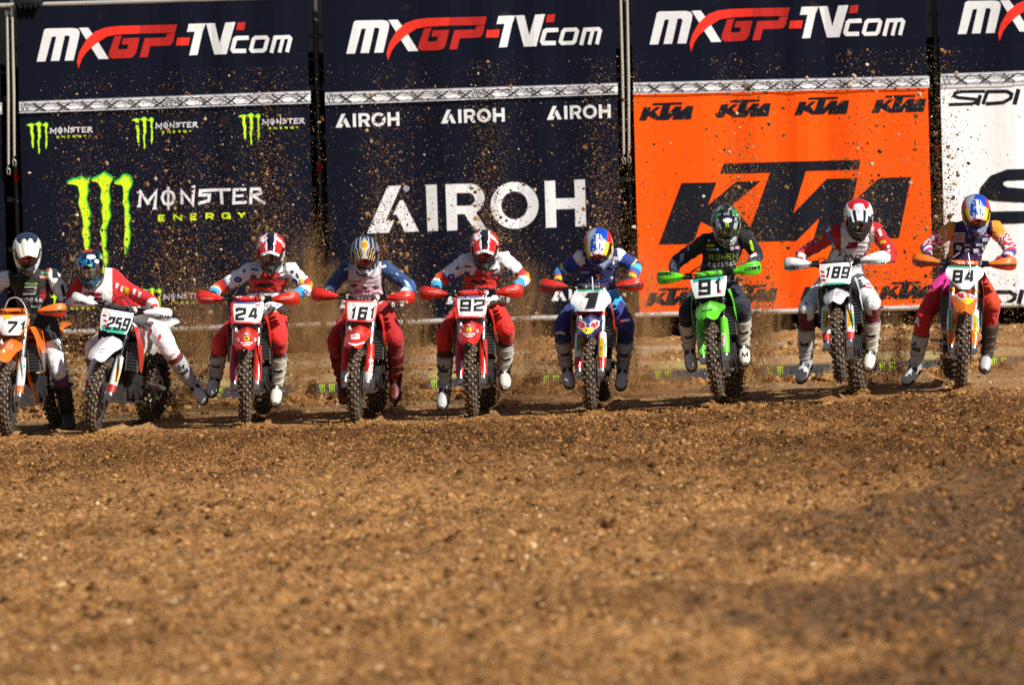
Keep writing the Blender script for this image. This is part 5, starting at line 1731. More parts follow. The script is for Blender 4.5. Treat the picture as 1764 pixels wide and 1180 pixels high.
BW = (hx('dcd8ce'), (.03, .03, .032), hx('d2cdbf'))
BG = (hx('b4b6bb'), (.03, .03, .033), hx('bdbec0'))  # grey boots; as the left of a white pair, shade is painted in
BB = ((.02, .02, .022), (.012, .012, .012), (.03, .03, .03))
BR = (hx('6a0c12'), hx('3a0608'), hx('54090e'))
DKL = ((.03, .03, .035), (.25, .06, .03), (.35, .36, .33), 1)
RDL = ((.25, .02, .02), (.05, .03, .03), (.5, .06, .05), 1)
RIDERS = [
 dict(num='71', seed=1, head=(47, 438), tilt=30, hyaw=6, sh=((4, 480), (95, 474)), el=((-38, 516), (116, 520)), kn=((-12, 618), (101, 640)), an=((-18, 695), (117, 706)), toe=((-22, 725), (116, 738)), knY=(.5, .75), anY=(.8, 1.15), toeY=(.6, .90), hipx=.05, col=col_71, F=f_71, peakF=p_71, lens=RDL, peak_up=.012, boots=(BB, BB), gloves=((.014, .014, .016), (.02, .02, .03)),
      label='rider in black vest and white helmet peak, right foot down beside bike 71'),
 dict(num='259', seed=2, head=(156, 466), tilt=20, hyaw=-4, hroll=-6, sh=((133, 490), (193, 483)), el=((117, 520), (259, 517)), kn=((160, 600), (292, 602)), an=((168, 664), (331, 660)), toe=((160, 688), (346, 684)), knY=(.62, .55), anY=(.95, .80), toeY=(.72, .66), shY=(.66, .78), hipx=.06, hdY=.50, col=col_259, F=f_259, peakF=p_259, lens=((.30, .31, .32), (.12, .12, .13), (.5, .5, .5), 1), peak_up=.02, boots=(BG, BG), gloves=(PWHITE, RED),
      label='rider in white and red with blue helmet, one leg stretched out sideways'),
 dict(num='24', seed=3, head=(467, 438), tilt=24, hroll=2, sh=((425, 466), (507, 465)), el=((371, 501), (533, 498)), kn=((379, 589), (482, 584)), an=((372, 648), (478, 660)), toe=((364, 670), (474, 690)), hipx=.10, col=col_gas, F=f_gas, peakF=p_gas, lens=DKL, boots=(BG, BW), gloves=((.02, .02, .022), (.03, .03, .04)),
      label='rider in white, red and blue on bike 24, foot hanging near the ground'),
 dict(num='161', seed=4, head=(629, 444), tilt=27, sh=((588, 466), (669, 462)), el=((569, 497), (708, 494)), kn=((577, 588), (682, 584)), an=((592, 658), (681, 654)), toe=((590, 682), (680, 684)), hipx=.0, col=col_161, F=f_161, peakF=p_161, lens=RDL, boots=(BR, BR), gloves=(hx('1c2748'), hx('4a78a0')),
      label='rider with navy sleeves, red trousers and dark red boots on bike 161'),
 dict(num='92', seed=5, head=(835, 433), tilt=27, hroll=2, sh=((797, 450), (874, 446)), el=((753, 487), (906, 481)), kn=((766, 577), (873, 566)), an=((767, 664), (869, 636)), toe=((759, 694), (872, 663)), anY=(.85, .95), hipx=.02, col=col_gas, F=f_gas, peakF=p_gas, lens=RDL, boots=(BG, BW), gloves=((.02, .02, .022), (.03, .03, .04)),
      label='rider in white, red and blue on bike 92, head bent low over the bars'),
 dict(num='1', seed=6, head=(1032, 430), tilt=34, hroll=-4, hyaw=-6, sh=((996, 445), (1071, 441)), el=((966, 468), (1097, 460)), kn=((967, 562), (1079, 560)), an=((976, 630), (1073, 632)), toe=((981, 660), (1069, 665)), hipx=.01, col=col_1, F=bull(0), peakF=p_bull, lens=RDL, boots=(BG, BG), gloves=((.02, .02, .03), NV),
      label='rider in navy and sky blue with a silver and blue helmet on bike 1'),
 dict(num='91', seed=7, head=(1251, 391), tilt=26, sh=((1210, 416), (1290, 408)), el=((1163, 453), (1306, 440)), kn=((1183, 538), (1280, 530)), an=((1187, 598), (1280, 590)), toe=((1193, 633), (1284, 622)), hipx=.0, col=col_91, F=f_91, peakF=p_91, lens=((.05, .09, .03), (.2, .3, .1), (.35, .36, .35), 1), boots=(BW, BW), gloves=((.02, .02, .022), (.03, .03, .04)),
      label='rider in black with a camera on a green and silver helmet, on the green bike'),
 dict(num='189', seed=8, head=(1479, 380), tilt=29, sh=((1437, 400), (1512, 394)), el=((1382, 437), (1539, 442)), kn=((1389, 532), (1503, 522)), an=((1389, 622), (1501, 600)), toe=((1373, 652), (1494, 632)), hipx=.0, anY=(.8, .9), toeY=(.58, .68), col=col_fan, F=f_189, peakF=p_189, lens=DKL, boots=(BG, BW), gloves=(PWHITE, RED),
      label='rider in white with red sleeves on bike 189, left knee swung out'),
 dict(num='84', seed=9, head=(1681, 372), tilt=31, sh=((1634, 396), (1719, 392)), el=((1596, 425), (1742, 430)), kn=((1592, 545), (1710, 522)), an=((1577, 630), (1701, 606)), toe=((1556, 653), (1696, 632)), anY=(.8, .9), toeY=(.58, .68), hipx=.0, col=col_84, F=bull(1), peakF=p_bull, lens=RDL, boots=(BG, (hx('4a3a36'), (.02, .02, .02), hx('b0aeb0'))), gloves=(NV, hx('c8202c')),
      label='rider in purple and orange with a yellow, blue and white helmet on bike 84'),
]
for R in RIDERS:
    person(R)
# ------------------------------------------------------------------ writing and marks on bikes and riders
def kids(o):
    out = []
    for c in bpy.data.objects:
        q = c
        while q.parent is not None: q = q.parent
        if q is o and c.type == 'MESH': out.append(c)
    return out
def bvh_all(objs):
    v, f = [], []
    for o in objs:
        m = wm(o); k = len(v)
        v += [m @ p.co for p in o.data.vertices]
        f += [tuple(i + k for i in p.vertices) for p in o.data.polygons]
    return BVHTree.FromPolygons(v, f)
INK = (.014, .014, .016)
def poly(*p): return [list(p)]
def rect(x0, y0, x1, y1, c): return ('p', [[(x0, y0), (x1, y0), (x1, y1), (x0, y1)]], c)
def oval(x, y, rx, ry, c, n=14): return ('p', [[(x + rx * math.cos(2 * math.pi * k / n), y + ry * math.sin(2 * math.pi * k / n)) for k in range(n)]], c)
def tx(s, x, y, w, h, th, c, rot=0, shear=0): return ('s', text(s, x, y, w, h, th, rot, shear), c)
BK = {S['num']: S for S in BIKES}
RD = {R['num']: R for R in RIDERS}
for n, S in BK.items():
    for k in ('plate', 'pad', 'fender', 'hg-1', 'hg1', 'guard-1', 'guard1'):
        S['b_' + k] = bvh_of(S['parts'][k])
def on(n, part, name, sh, off=.003):
    return decal(name, sh, BK[n]['b_' + part], BK[n]['parts'][part], off=off, cut=.03)

for n, a in dict([('24', (426, 541, 40, 21.5, .21, 0, .05)), ('161', (625, 540, 41, 22.5, .21, 0, .2)), ('92', (814, 526, 42, 20.5, .21, 0, .06)), ('1', (1019, 517, 17, 29, .21, 0, .16)), ('91', (1223, 494.5, 39, 27, .21, -4, .08)), ('189', (1443, 469.5, 41, 20.5, .21, 0, .22)), ('84', (1660.5, 476.5, 38, 22.5, .21, 0, .10)), ('71', (27, 564, 35, 21.5, .21, 0, .24)), ('259', (204, 558, 37, 23.5, .21, 5, .26))]).items():
    sh = []
    if n == '1':
        one = [(1007.5, 513), (1013, 505), (1031.5, 503.5), (1024.5, 531), (1008.5, 532.5), (1014.5, 514)]
        sh = [('p', [[(1019 + (p - 1019) * 1.16, 518 + (q - 518) * 1.12) for p, q in one]], (.35, .35, .36)), ('p', [one], INK)]
        on(n, 'plate', 'number', sh); continue
    on(n, 'plate', 'number', sh + [tx(n, *a[:5], INK, *a[5:])])
on('259', 'plate', 'stripe', [('p', poly((178 + k, 541 + 9 * k), (184 + k, 543 + 9 * k), (183 + k, 546 + 9 * k), (177 + k, 544 + 9 * k)), (.5, .02, .02)) for k in range(3)])
on('189', 'plate', 'stripe', [('p', poly((1414 + k, 466 + 7 * k), (1421 + k, 468 + 7 * k), (1420 + k, 471 + 7 * k), (1414 + k, 469 + 7 * k)), (.5, .02, .02)) for k in range(3)])
on('91', 'plate', 'sticker', [rect(1236, 499, 1242, 506, (.6, .03, .02)), rect(1199, 476, 1211, 479, (.5, .05, .04))])
on('84', 'plate', 'sticker', [rect(1640, 456, 1650, 459.5, (.05, .45, .1)), rect(1668, 456, 1680, 459.5, (.05, .3, .25))])
on('1', 'plate', 'sticker', [rect(998, 499, 1010, 502, (.05, .35, .1)), rect(1024, 499, 1033, 502, (.03, .2, .12))])
on('24', 'plate', 'sticker', [rect(403, 524.5, 421, 527, PWHITE), rect(440, 524.5, 449, 527, RED)])
on('92', 'plate', 'sticker', [tx('BERG', 799, 510.5, 18, 3.6, .2, PWHITE), rect(824, 509, 834, 512, (.7, .2, .02))])
on('71', 'plate', 'sticker', [rect(7, 543, 20, 549, YEL), tx('WP', 40, 546, 12, 4, .25, PWHITE)])
# words on the hand guards
for n, side, a, c in [('161', -1, (561, 519.5, 28, 5, .24, 0, .2), PWHITE), ('161', 1, (689, 519.5, 28, 5, .24, 0, .2), PWHITE), ('91', -1, (1145, 471.5, 23, 5, .24, -3, .2), INK), ('91', 1, (1296, 462, 27, 5.4, .24, -8, .2), INK),
                      ('189', -1, (1364, 461.5, 24, 5, .24, -2, .2), INK), ('189', 1, (1517, 454.5, 26, 5, .24, -2, .2), INK), ('259', 1, (284, 546, 27, 5.4, .24, 2, .2), INK), ('259', -1, (138, 521.5, 22, 5, .24, 6, .2), INK),
                      ('24', 1, (492, 513.5, 22, 4.4, .22, -6, .2), (.72, .35, .3)), ('92', 1, (881, 498.5, 20, 4.2, .22, -8, .2), (.72, .35, .3)), ('92', -1, (748, 503, 22, 4, .22, 6, .2), (.7, .3, .25)), ('24', -1, (357, 515, 22, 4, .22, 6, .2), (.7, .3, .25))]:
    on(n, 'hg%d' % side, 'lettering', [tx('ACERBIS', *a[:5], c, *a[5:])])
for n, side, x, y, d in [('91', -1, 1150, 466, 1), ('91', 1, 1288, 456, -1), ('189', -1, 1375, 456, 1), ('189', 1, 1500, 448, -1), ('259', 1, 268, 541, -1), ('161', -1, 566, 509, 1), ('161', 1, 682, 509, -1)]:
    c = INK if n != '161' else (.35, .01, .01)
    on(n, 'hg%d' % side, 'slot', [('p', poly((x - 14, y + k * 4), (x + 12, y + k * 3.2 + 1), (x + 12, y + k * 3.2 + 1.8), (x - 14, y + k * 4 + .8)), c) for k in range(3)])
# bar pads
on('24', 'pad', 'lettering', [tx('RFX', 415, 511.5, 17, 4.5, .26, PWHITE), tx('RFX', 438, 511.5, 17, 4.5, .26, PWHITE)])
on('92', 'pad', 'lettering', [tx('RFX', 812, 500, 24, 5, .26, PWHITE)])
on('161', 'pad', 'lettering', [tx('RFXR', 627, 515, 24, 4, .26, PWHITE)])
on('1', 'pad', 'lettering', [tx('METIMA', 1021, 489, 26, 3.4, .24, PWHITE), tx('SETIMA', 1021, 494, 26, 3.4, .24, PWHITE), rect(1035, 487, 1038, 496, RED)])
on('91', 'pad', 'lettering', [tx('RENTHAL', 1222, 467, 30, 5, .24, INK, -3)])
on('84', 'pad', 'lettering', [rect(1648, 440, 1674, 446, (.75, .3, .01))] + [('p', poly((1646 + 4 * k, 448), (1648 + 4 * k, 448), (1650 + 4 * k, 455), (1648 + 4 * k, 455)), PWHITE) for k in range(8)])
on('71', 'pad', 'lettering', [('p', poly((16, 537), (40, 535), (38, 540), (20, 541)), (.1, .03, .01))])
# fenders
for n, x, y in (('24', 425, 583), ('92', 808, 568)):
    on(n, 'fender', 'badge', [rect(x - 4.5, y - 3.5, x + 4.5, y + 3.5, YEL), ('p', poly((x - 2, y - 2), (x + 3, y - 1), (x + 1, y + 2.5), (x - 2, y + 2)), INK), tx('SNIPERS', x, y + 8, 20, 3.6, .26, PWHITE), rect(x - 6, y + 11, x + 6, y + 12.6, PWHITE), rect(x - 16, y, x - 12, y + 6, (.72, .4, .38)), rect(x + 12, y, x + 16, y + 6, (.72, .4, .38)), rect(x - .8, y - 9, x + .8, y - 5.5, PWHITE), rect(x - 2.6, y - 8, x + 2.6, y - 6.6, PWHITE)])
on('161', 'fender', 'badge', [('p', poly((604, 577), (618, 575), (620, 580), (619, 584), (605, 585)), PWHITE), ('p', poly((606, 579), (617, 577.5), (617.5, 579), (606, 580.5)), RED), ('p', poly((600, 590), (612, 593), (628, 589), (628, 591), (612, 596), (600, 592.5)), PWHITE)])
def energy(x, y, s):
    t = lambda *p: [[(x + a * s, y + b * s) for a, b in p]]
    L = [(-19, -6), (-12, -9), (-4, -1), (-6, 4), (-12, 5), (-17, 1)]
    return [('p', t((-13, 4), (13, 3), (10, 10), (3, 15), (-4, 15), (-10, 11)), YEL), ('p', t((-21, -7), (-12, -11), (-2, -2), (-5, 6), (-14, 7), (-20, 2)), (.7, .72, .76)), ('p', t((21, -8), (12, -11), (2, -2), (5, 6), (14, 6), (20, 1)), (.7, .72, .76)),
            ('p', t(*L), (.65, .02, .02)), ('p', t(*[(-a, b) for a, b in L]), (.65, .02, .02)), ('p', [[(x + 4.2 * s * math.cos(k * .6), y - 9 * s + 4.2 * s * math.sin(k * .6)) for k in range(10)]], hx('16409c'))]
on('1', 'fender', 'badge', energy(1013, 561, .95))
on('84', 'fender', 'badge', energy(1667, 510, .95))
on('189', 'fender', 'badge', [('p', poly((1434, 504), (1448, 503), (1448, 504.5), (1434, 505.5)), (.1, .1, .11)), ('p', poly((1436, 508), (1446, 507), (1446, 508.5), (1436, 509.5)), (.5, .1, .1))])
on('259', 'fender', 'badge', [('p', poly((169, 602), (181, 600), (181, 601.5), (169, 603.5)), (.1, .1, .11)), ('p', poly((170, 606), (178, 605), (178, 606.5), (170, 607.5)), (.5, .05, .05))])
on('71', 'fender', 'badge', [('p', poly((0, 604), (8, 602), (9, 607), (0, 609)), (.78, .6, .4))])
on('91', 'fender', 'badge', [('p', poly((1208, 535), (1228, 533), (1227, 535), (1209, 537)), (.02, .12, .01))])
# fork guards
def tyre_sticker(n, side, x0, y0, x1, y1, w, teal):
    d = 1 if teal > 0 else -1
    q = [('p', poly((x0 - w / 2, y0), (x0 + w / 2, y0), (x1 + w / 2, y1), (x1 - w / 2, y1)), (.80, .50, .015)),
         ('p', poly((x0 + d * (w / 2 + .4), y0), (x0 + d * (w / 2 + abs(teal)), y0), (x1 + d * (w / 2 + abs(teal)), y1), (x1 + d * (w / 2 + .4), y1)), TEAL)]
    ang = math.degrees(math.atan2(y1 - y0, x1 - x0)) - 180
    q.append(tx('PIRELLI', (x0 + x1) / 2, (y0 + y1) / 2, abs(y1 - y0) * .8, w * .62, .2, (.45, .02, .015), ang))
    on(n, 'guard%d' % side, 'sticker', q, .002)
tyre_sticker('259', 1, 205, 628, 199.5, 660, 6.5, 4.5)
tyre_sticker('189', 1, 1464.5, 533, 1464.5, 563, 7.5, 3)
tyre_sticker('189', -1, 1423.5, 535, 1424, 565, 7, -2)
tyre_sticker('84', -1, 1642.5, 534, 1642.5, 570, 7.5, -4)
tyre_sticker('84', 1, 1679.5, 542, 1680, 574, 6, 4)
tyre_sticker('1', 1, 1037, 582, 1036.5, 615, 7.5, 5)
tyre_sticker('1', -1, 1001, 580, 1000.5, 604, 6, -4)
on('71', 'guard1', 'sticker', [('p', poly((41, 622), (51, 618), (49, 655), (38, 655)), TEAL), ('p', poly((43, 645), (48, 643), (47, 656), (41, 656)), (.05, .4, .12)), ('p', poly((36, 664), (47, 662), (46, 668), (36, 669)), (.6, .03, .02))])
on('161', 'guard1', 'sticker', [tx('GOLD', 638.5, 633, 30, 7, .24, PWHITE, -87), ('p', poly((643, 628), (647, 628), (646, 647), (642, 647)), YEL)])
on('91', 'guard1', 'sticker', [rect(1243, 574, 1249, 597, (.75, .7, .65)), tx('MOTUL', 1246, 585.5, 21, 4, .24, (.6, .02, .02), -89)])
on('91', 'guard-1', 'sticker', [rect(1201, 576, 1206.5, 598, (.75, .7, .65)), tx('MOTUL', 1203.8, 587, 20, 4, .24, (.6, .02, .02), -89)])
for n, dx, dy in (('24', 0, 0), ('92', 389, -13)):
    on(n, 'guard1', 'stripe', [('p', poly((452 + dx, 612 + dy), (454 + dx, 612 + dy), (452 + dx, 650 + dy), (450.5 + dx, 650 + dy)), (.75, .3, .28)), tx('WP', 449 + dx, 595 + dy, 14, 5, .22, PWHITE, -85)])
    on(n, 'guard-1', 'stripe', [('p', poly((401 + dx, 608 + dy), (403.5 + dx, 608 + dy), (403 + dx, 648 + dy), (400.5 + dx, 648 + dy)), (.18, .12, .45)), ('p', poly((405 + dx, 635 + dy), (408 + dx, 635 + dy), (407 + dx, 652 + dy), (404 + dx, 652 + dy)), (.75, .6, .6))])

# riders: chest, sleeve, boot and helmet marks
for n, R in RD.items():
    R['b'] = bvh_of(R['body']); R['bb'] = bvh_all([o for o in kids(R['root']) if o.name.split('.')[0] in ('boot', 'shin_plate')]); R['bp'] = bvh_all([R['helmet'], R['peak']])
def chest(n, sh, name='lettering', cut=.012): return decal(name, sh, RD[n]['b'], RD[n]['body'], off=.004, cut=cut)
def cap(n, sh): return decal('badge', sh, RD[n]['bp'], RD[n]['helmet'], off=.003, cut=.02)
def bootmark(n, x, y, rot=0, c=(.02, .02, .022)):
    return decal('boot_mark', [('p', poly((x - 6, y + 6), (x - 5, y - 6), (x - 1, y), (x + 4, y - 7), (x + 5, y + 5), (x + 2, y - 1), (x - 1, y + 4), (x - 3, y - 1)), c)], RD[n]['bb'], RD[n]['root'], off=.004)
chest('91', [tx('R3NEN', 1246, 442.5, 49, 9.5, .13, hx('b6d640'), -3), tx('Kawasaki', 1246, 454, 52, 10, .2, (.72, .72, .74), -4), rect(1217, 421, 1231, 425, hx('c4ac20')), rect(1217, 428, 1238, 431, hx('6fb0d8')), rect(1219, 413, 1223, 417, (.5, .5, .55)), rect(1258, 425, 1264, 431, (.6, .5, .7)), rect(1266, 424, 1273, 429, (.6, .4, .5))])
chest('91', [('p', poly((1291, 415), (1294, 414), (1298, 424), (1299, 432), (1296, 434), (1293, 428)), hx('b8e02a')), ('p', poly((1290, 441), (1301, 436), (1304, 440), (1293, 445)), PWHITE), ('p', poly((1300, 433), (1304, 435), (1304, 438), (1300, 437)), (.5, .05, .08)), ('p', poly((1184, 425), (1187, 423), (1188, 431), (1185, 432)), (.4, .45, .6)), ('p', poly((1172, 438), (1179, 436), (1178, 448), (1170, 455)), hx('7f94c0'))], 'sleeve_print')
chest('71', [('p', poly((42, 493), (64, 493), (61, 508), (39, 508), (40, 505), (57, 505), (58, 502), (44, 502), (45, 499), (58, 499), (59, 496), (42, 496)), (.45, .47, .44)), tx('KOSAK', 54, 517, 40, 8, .24, (.5, .5, .52), 0, .05), ('p', poly((43, 487), (64, 487), (64, 490.5), (43, 491)), hx('9fb84a')), rect(49, 487, 54, 491, hx('3fb89a')), ('p', poly((70, 460), (85, 459), (86, 467), (71, 467)), (.6, .02, .03)), ('p', poly((70, 469), (84, 468), (84, 473), (70, 473)), (.1, .25, .12)), rect(68, 475, 84, 480, (.5, .25, .22)), rect(22, 459, 31, 466, hx('2a5a9a')), rect(23, 474, 40, 478, hx('2a5a50')), tx('NV', 62, 529, 16, 6, .2, (.4, .4, .45))])
chest('71', [('p', poly((98, 470), (102, 469), (106, 479), (103, 481)), (.6, .6, .6)), ('p', poly((104, 492), (109, 490), (113, 508), (109, 512)), hx('20284a')), ('p', poly((108, 516), (112, 514), (113, 520), (110, 522)), hx('20284a'))], 'sleeve_print')
chest('259', [('p', poly((160, 507), (176, 506), (176, 509), (160, 510)), hx('8c1020')), ('p', poly((158, 513), (176, 512), (176, 518), (158, 517)), hx('8c1020')), tx('MO', 176, 537, 9, 4, .2, hx('6a1020')), ('p', poly((165, 522), (180, 524), (180, 526), (165, 524)), (.5, .05, .08))])
chest('259', [('p', poly((215, 493), (223, 497), (221, 509), (214, 505)), hx('e0a020'))] + [('p', poly((200 + 9 * k + (12 if k > 1 else 0), 487 + 5 * k), (205 + 9 * k + (12 if k > 1 else 0), 489 + 5 * k), (202 + 9 * k + (12 if k > 1 else 0), 498 + 5 * k), (198 + 9 * k + (12 if k > 1 else 0), 496 + 5 * k)), (.7, .62, .64)) for k in range(4)], 'sleeve_print')
chest('259', [('p', poly((256, 570), (260, 566), (262, 571), (256, 584)), (.55, .04, .05)), ('p', poly((273, 577), (277, 575), (278, 583), (273, 587)), (.55, .04, .05)), ('p', poly((250, 556), (262, 562), (261, 564), (249, 558)), (.55, .04, .05))], 'knee_print')
chest('189', [('p', poly((1461, 418), (1479, 417), (1477, 421), (1460, 421)), hx('941020')), ('p', poly((1458, 424), (1479, 418), (1476, 428), (1456, 429)), hx('941020')), tx('FANTIC', 1468, 441, 48, 7, .24, hx('8c0f1c'), 2, .35), tx('RO', 1478, 456, 12, 4, .2, hx('44406a'))])
chest('189', [('p', poly((1408, 406), (1415, 403), (1418, 411), (1411, 414)), hx('d8921c')), ('p', poly((1422, 397), (1430, 392), (1432, 396), (1424, 401)), (.7, .68, .75)), ('p', poly((1403, 415), (1407, 413), (1408, 417), (1404, 419)), (.3, .4, .7)), ('p', poly((1515, 416), (1525, 413), (1527, 418), (1517, 421)), hx('e8b018')), ('p', poly((1511, 397), (1516, 394), (1520, 405), (1516, 408)), (.72, .62, .64)), ('p', poly((1527, 424), (1531, 421), (1533, 426), (1529, 429)), (.7, .66, .7)), ('p', poly((1528, 431), (1533, 429), (1534, 433), (1530, 435)), (.7, .66, .7))], 'sleeve_print')
chest('189', [('p', poly((1487, 492), (1505, 496), (1504, 498), (1486, 494)), (.5, .04, .06)), ('p', poly((1492, 488), (1504, 490), (1504, 492), (1492, 490)), (.5, .04, .06)), ('p', poly((1386, 519), (1393, 524), (1392, 526), (1386, 522)), (.12, .08, .3))], 'knee_print')
sh84 = [rect(1644, 401, 1663, 407, (.6, .62, .68)), tx('AIROH', 1653.5, 404, 15, 3.4, .2, (.05, .05, .2)), rect(1643.5, 408.5, 1662, 417, (.7, .6, .62)), rect(1645, 410, 1660.5, 415.5, (.6, .03, .05)), rect(1696, 404, 1708, 407, (.6, .08, .3)), rect(1692, 410, 1708, 416, (.55, .62, .75)), rect(1661, 420, 1672, 424, (.35, .45, .4)), rect(1681, 419, 1693, 424, (.4, .55, .68))]
for k, ch in enumerate('doredo'):
    a = -1 + k / 2.5
    sh84.append(tx(ch, 1674 + a * 36, 431.5 - 15 * a * a + (0 if a < 0 else 0), 11, 9, .26, PWHITE, -a * 38))
sh84.append(tx('RED', 1692, 439, 16, 3, .22, (.6, .5, .65)))
chest('84', sh84)
chest('84', [('p', poly((1628, 398), (1632, 397), (1631, 414), (1628, 414)), (.7, .5, .6)), oval(1724, 412, 3.4, 7, PWHITE), oval(1724, 412, 1.8, 4.5, RED), ('p', poly((1736, 420), (1741, 417), (1741, 424)), (.6, .04, .08))], 'sleeve_print')
chest('84', [('p', poly((1574, 556), (1582, 545), (1584, 562), (1582, 564), (1580, 555), (1575, 559)), PWHITE)], 'knee_print')
for n, dx, dy in (('24', 0, 0), ('92', 367.5, -5)):
    P_ = lambda *p, c: ('p', [[(a + dx, b + dy) for a, b in p]], c)
    chest(n, [P_((437, 494), (447, 488), (457, 490), (466, 487), (472, 490), (463, 496), (450, 495), c=(.03, .015, .02)), P_((432, 462), (445, 464), (445, 467), (432, 465), c=(.06, .06, .2)), P_((433, 473), (442, 474), (442, 480), (432, 479), c=(.08, .08, .16)), P_((478, 471), (490, 467), (490, 470), (478, 474), c=(.05, .05, .07)), P_((479, 477), (491, 474), (491, 479), (479, 480), c=(.05, .05, .07))] +
              [tx('-' * (6 - k), 467 + dx, 516 + 9 * k + dy, 26, 6, .5, (.05, .05, .08), 0, .3) for k in range(3)])
    chest(n, [oval(410 + dx, 482 + dy, 6.5, 5, hx('1c2a78')), oval(410 + dx, 482 + dy, 3, 2, hx('9aa4d0')), oval(507.5 + dx, 486.5 + dy, 5, 6.5, hx('1c2a78')), oval(507.5 + dx, 486.5 + dy, 2, 3, hx('9aa4d0')), P_((515, 480), (520, 479), (524, 487), (518, 489), c=(.72, .60, .05)), P_((509, 471), (512, 470), (516, 479), (513, 480), c=(.03, .03, .12)), P_((417, 466), (424, 463), (421, 471), c=(.05, .05, .09)), P_((501, 466), (505, 465), (507, 470), (503, 471), c=(.05, .05, .09)), P_((524, 497), (531, 503), (530, 505), (523, 499), c=(.1, .1, .2)), P_((521, 501), (528, 507), (527, 509), (520, 503), c=(.1, .1, .2))], 'sleeve_print')
chest('161', [tx('MWMZ', 628, 503, 34, 10, .2, hx('a8284a'), 0, .1), oval(610, 492, 6, 3, hx('7a2838')), oval(648, 494, 6, 2.6, hx('506050')), oval(629, 496, 5, 2, hx('405a70')), rect(602, 484, 622, 485.5, hx('604a68'))])
chest('161', [('p', poly((592, 463), (604, 460), (604, 464), (593, 467)), (.5, .5, .58)), ('p', poly((655, 459), (664, 456), (666, 460), (657, 463)), (.6, .6, .66)), ('p', poly((695, 482), (702, 485), (707, 494), (701, 493)), (.6, .66, .72)), ('p', poly((682, 470), (686, 472), (686, 475), (682, 473)), (.5, .6, .7))], 'sleeve_print')
chest('1', [rect(998, 467, 1015, 471, (.35, .38, .5)), rect(999, 461, 1018, 462.5, (.4, .1, .2)), oval(1064, 459, 4, 4, (.6, .65, .75)), oval(1064, 459, 2.4, 2.4, hx('172054')), ('p', poly((1056, 465), (1072, 461), (1072, 462.5), (1057, 466.5)), (.5, .55, .7)), ('p', poly((1025, 472), (1035, 472), (1031, 484)), hx('e0861c')), ('p', poly((1010, 481), (1018, 480), (1015, 487), (1010, 486)), (.2, .25, .3)), ('p', poly((1050, 478), (1058, 475), (1054, 482)), (.4, .42, .5))])
chest('1', [('p', poly((957, 573), (966, 570), (974, 574), (972, 577), (965, 574), (958, 576)), PWHITE), ('p', poly((1068, 552), (1084, 549), (1086, 553), (1070, 555)), PWHITE), tx('M', 1056, 501, 7, 7, .16, (.5, .55, .7))], 'knee_print')
for n, x, y in (('24', 369, 615), ('92', 761, 634), ('84', 1573, 594), ('259', 313, 633), ('91', 1284, 612)):
    bootmark(n, x, y)
# helmet badges
cap('91', [oval(1253, 380, 8, 4, (.62, .64, .62))] + claw(1248.5, 383, .013, .014))
cap('259', [oval(157, 443, 8, 4, PWHITE)] + claw(150.5, 456, .014, .014))
cap('189', [oval(1482, 360, 6, 4, (.45, .46, .48)), oval(1482, 360, 5, 3, (.76, .76, .76)), tx('Arai', 1482, 360, 8, 3, .22, (.2, .2, .22))] if False else [oval(1482, 360, 6, 4, (.45, .46, .48)), oval(1482, 360, 5, 3, (.76, .76, .76))])
cap('24', [oval(467, 441, 9, 3, PWHITE)])
cap('92', [oval(834, 438, 9, 3, PWHITE)])
cap('1', energy(1026, 444, .42))
cap('84', energy(1680, 379, .42))
# action camera on the black rider's helmet
R = RD['91']
p = at(1251, 356, BK['91']['Y'] + .40)
cm = empty('action_camera', p); tag(cm, 'small black action camera stuck on top of the green helmet', 'camera')
m = MB((.015, .015, .016)); m.box((0, 0, 0), (.064, .03, .044)); m.build('camera_body', M_PLASTIC, cm, smooth=False)
m = MB((.05, .05, .055)); m.lathe([(-.006, .0), (-.006, .013), (.0, .013), (.0, .0)], 16, 'y', (.015, -.016, .004)); m.build('camera_lens', M_LENS, cm)
m = MB((.02, .02, .02)); m.box((0, .005, -.045), (.03, .03, .05)); m.build('mount', M_PLASTIC, cm)
m = MB((.10, .10, .105)); m.box((0, 0, .024), (.066, .032, .006)); m.build('top_strip', M_PLASTIC, cm)
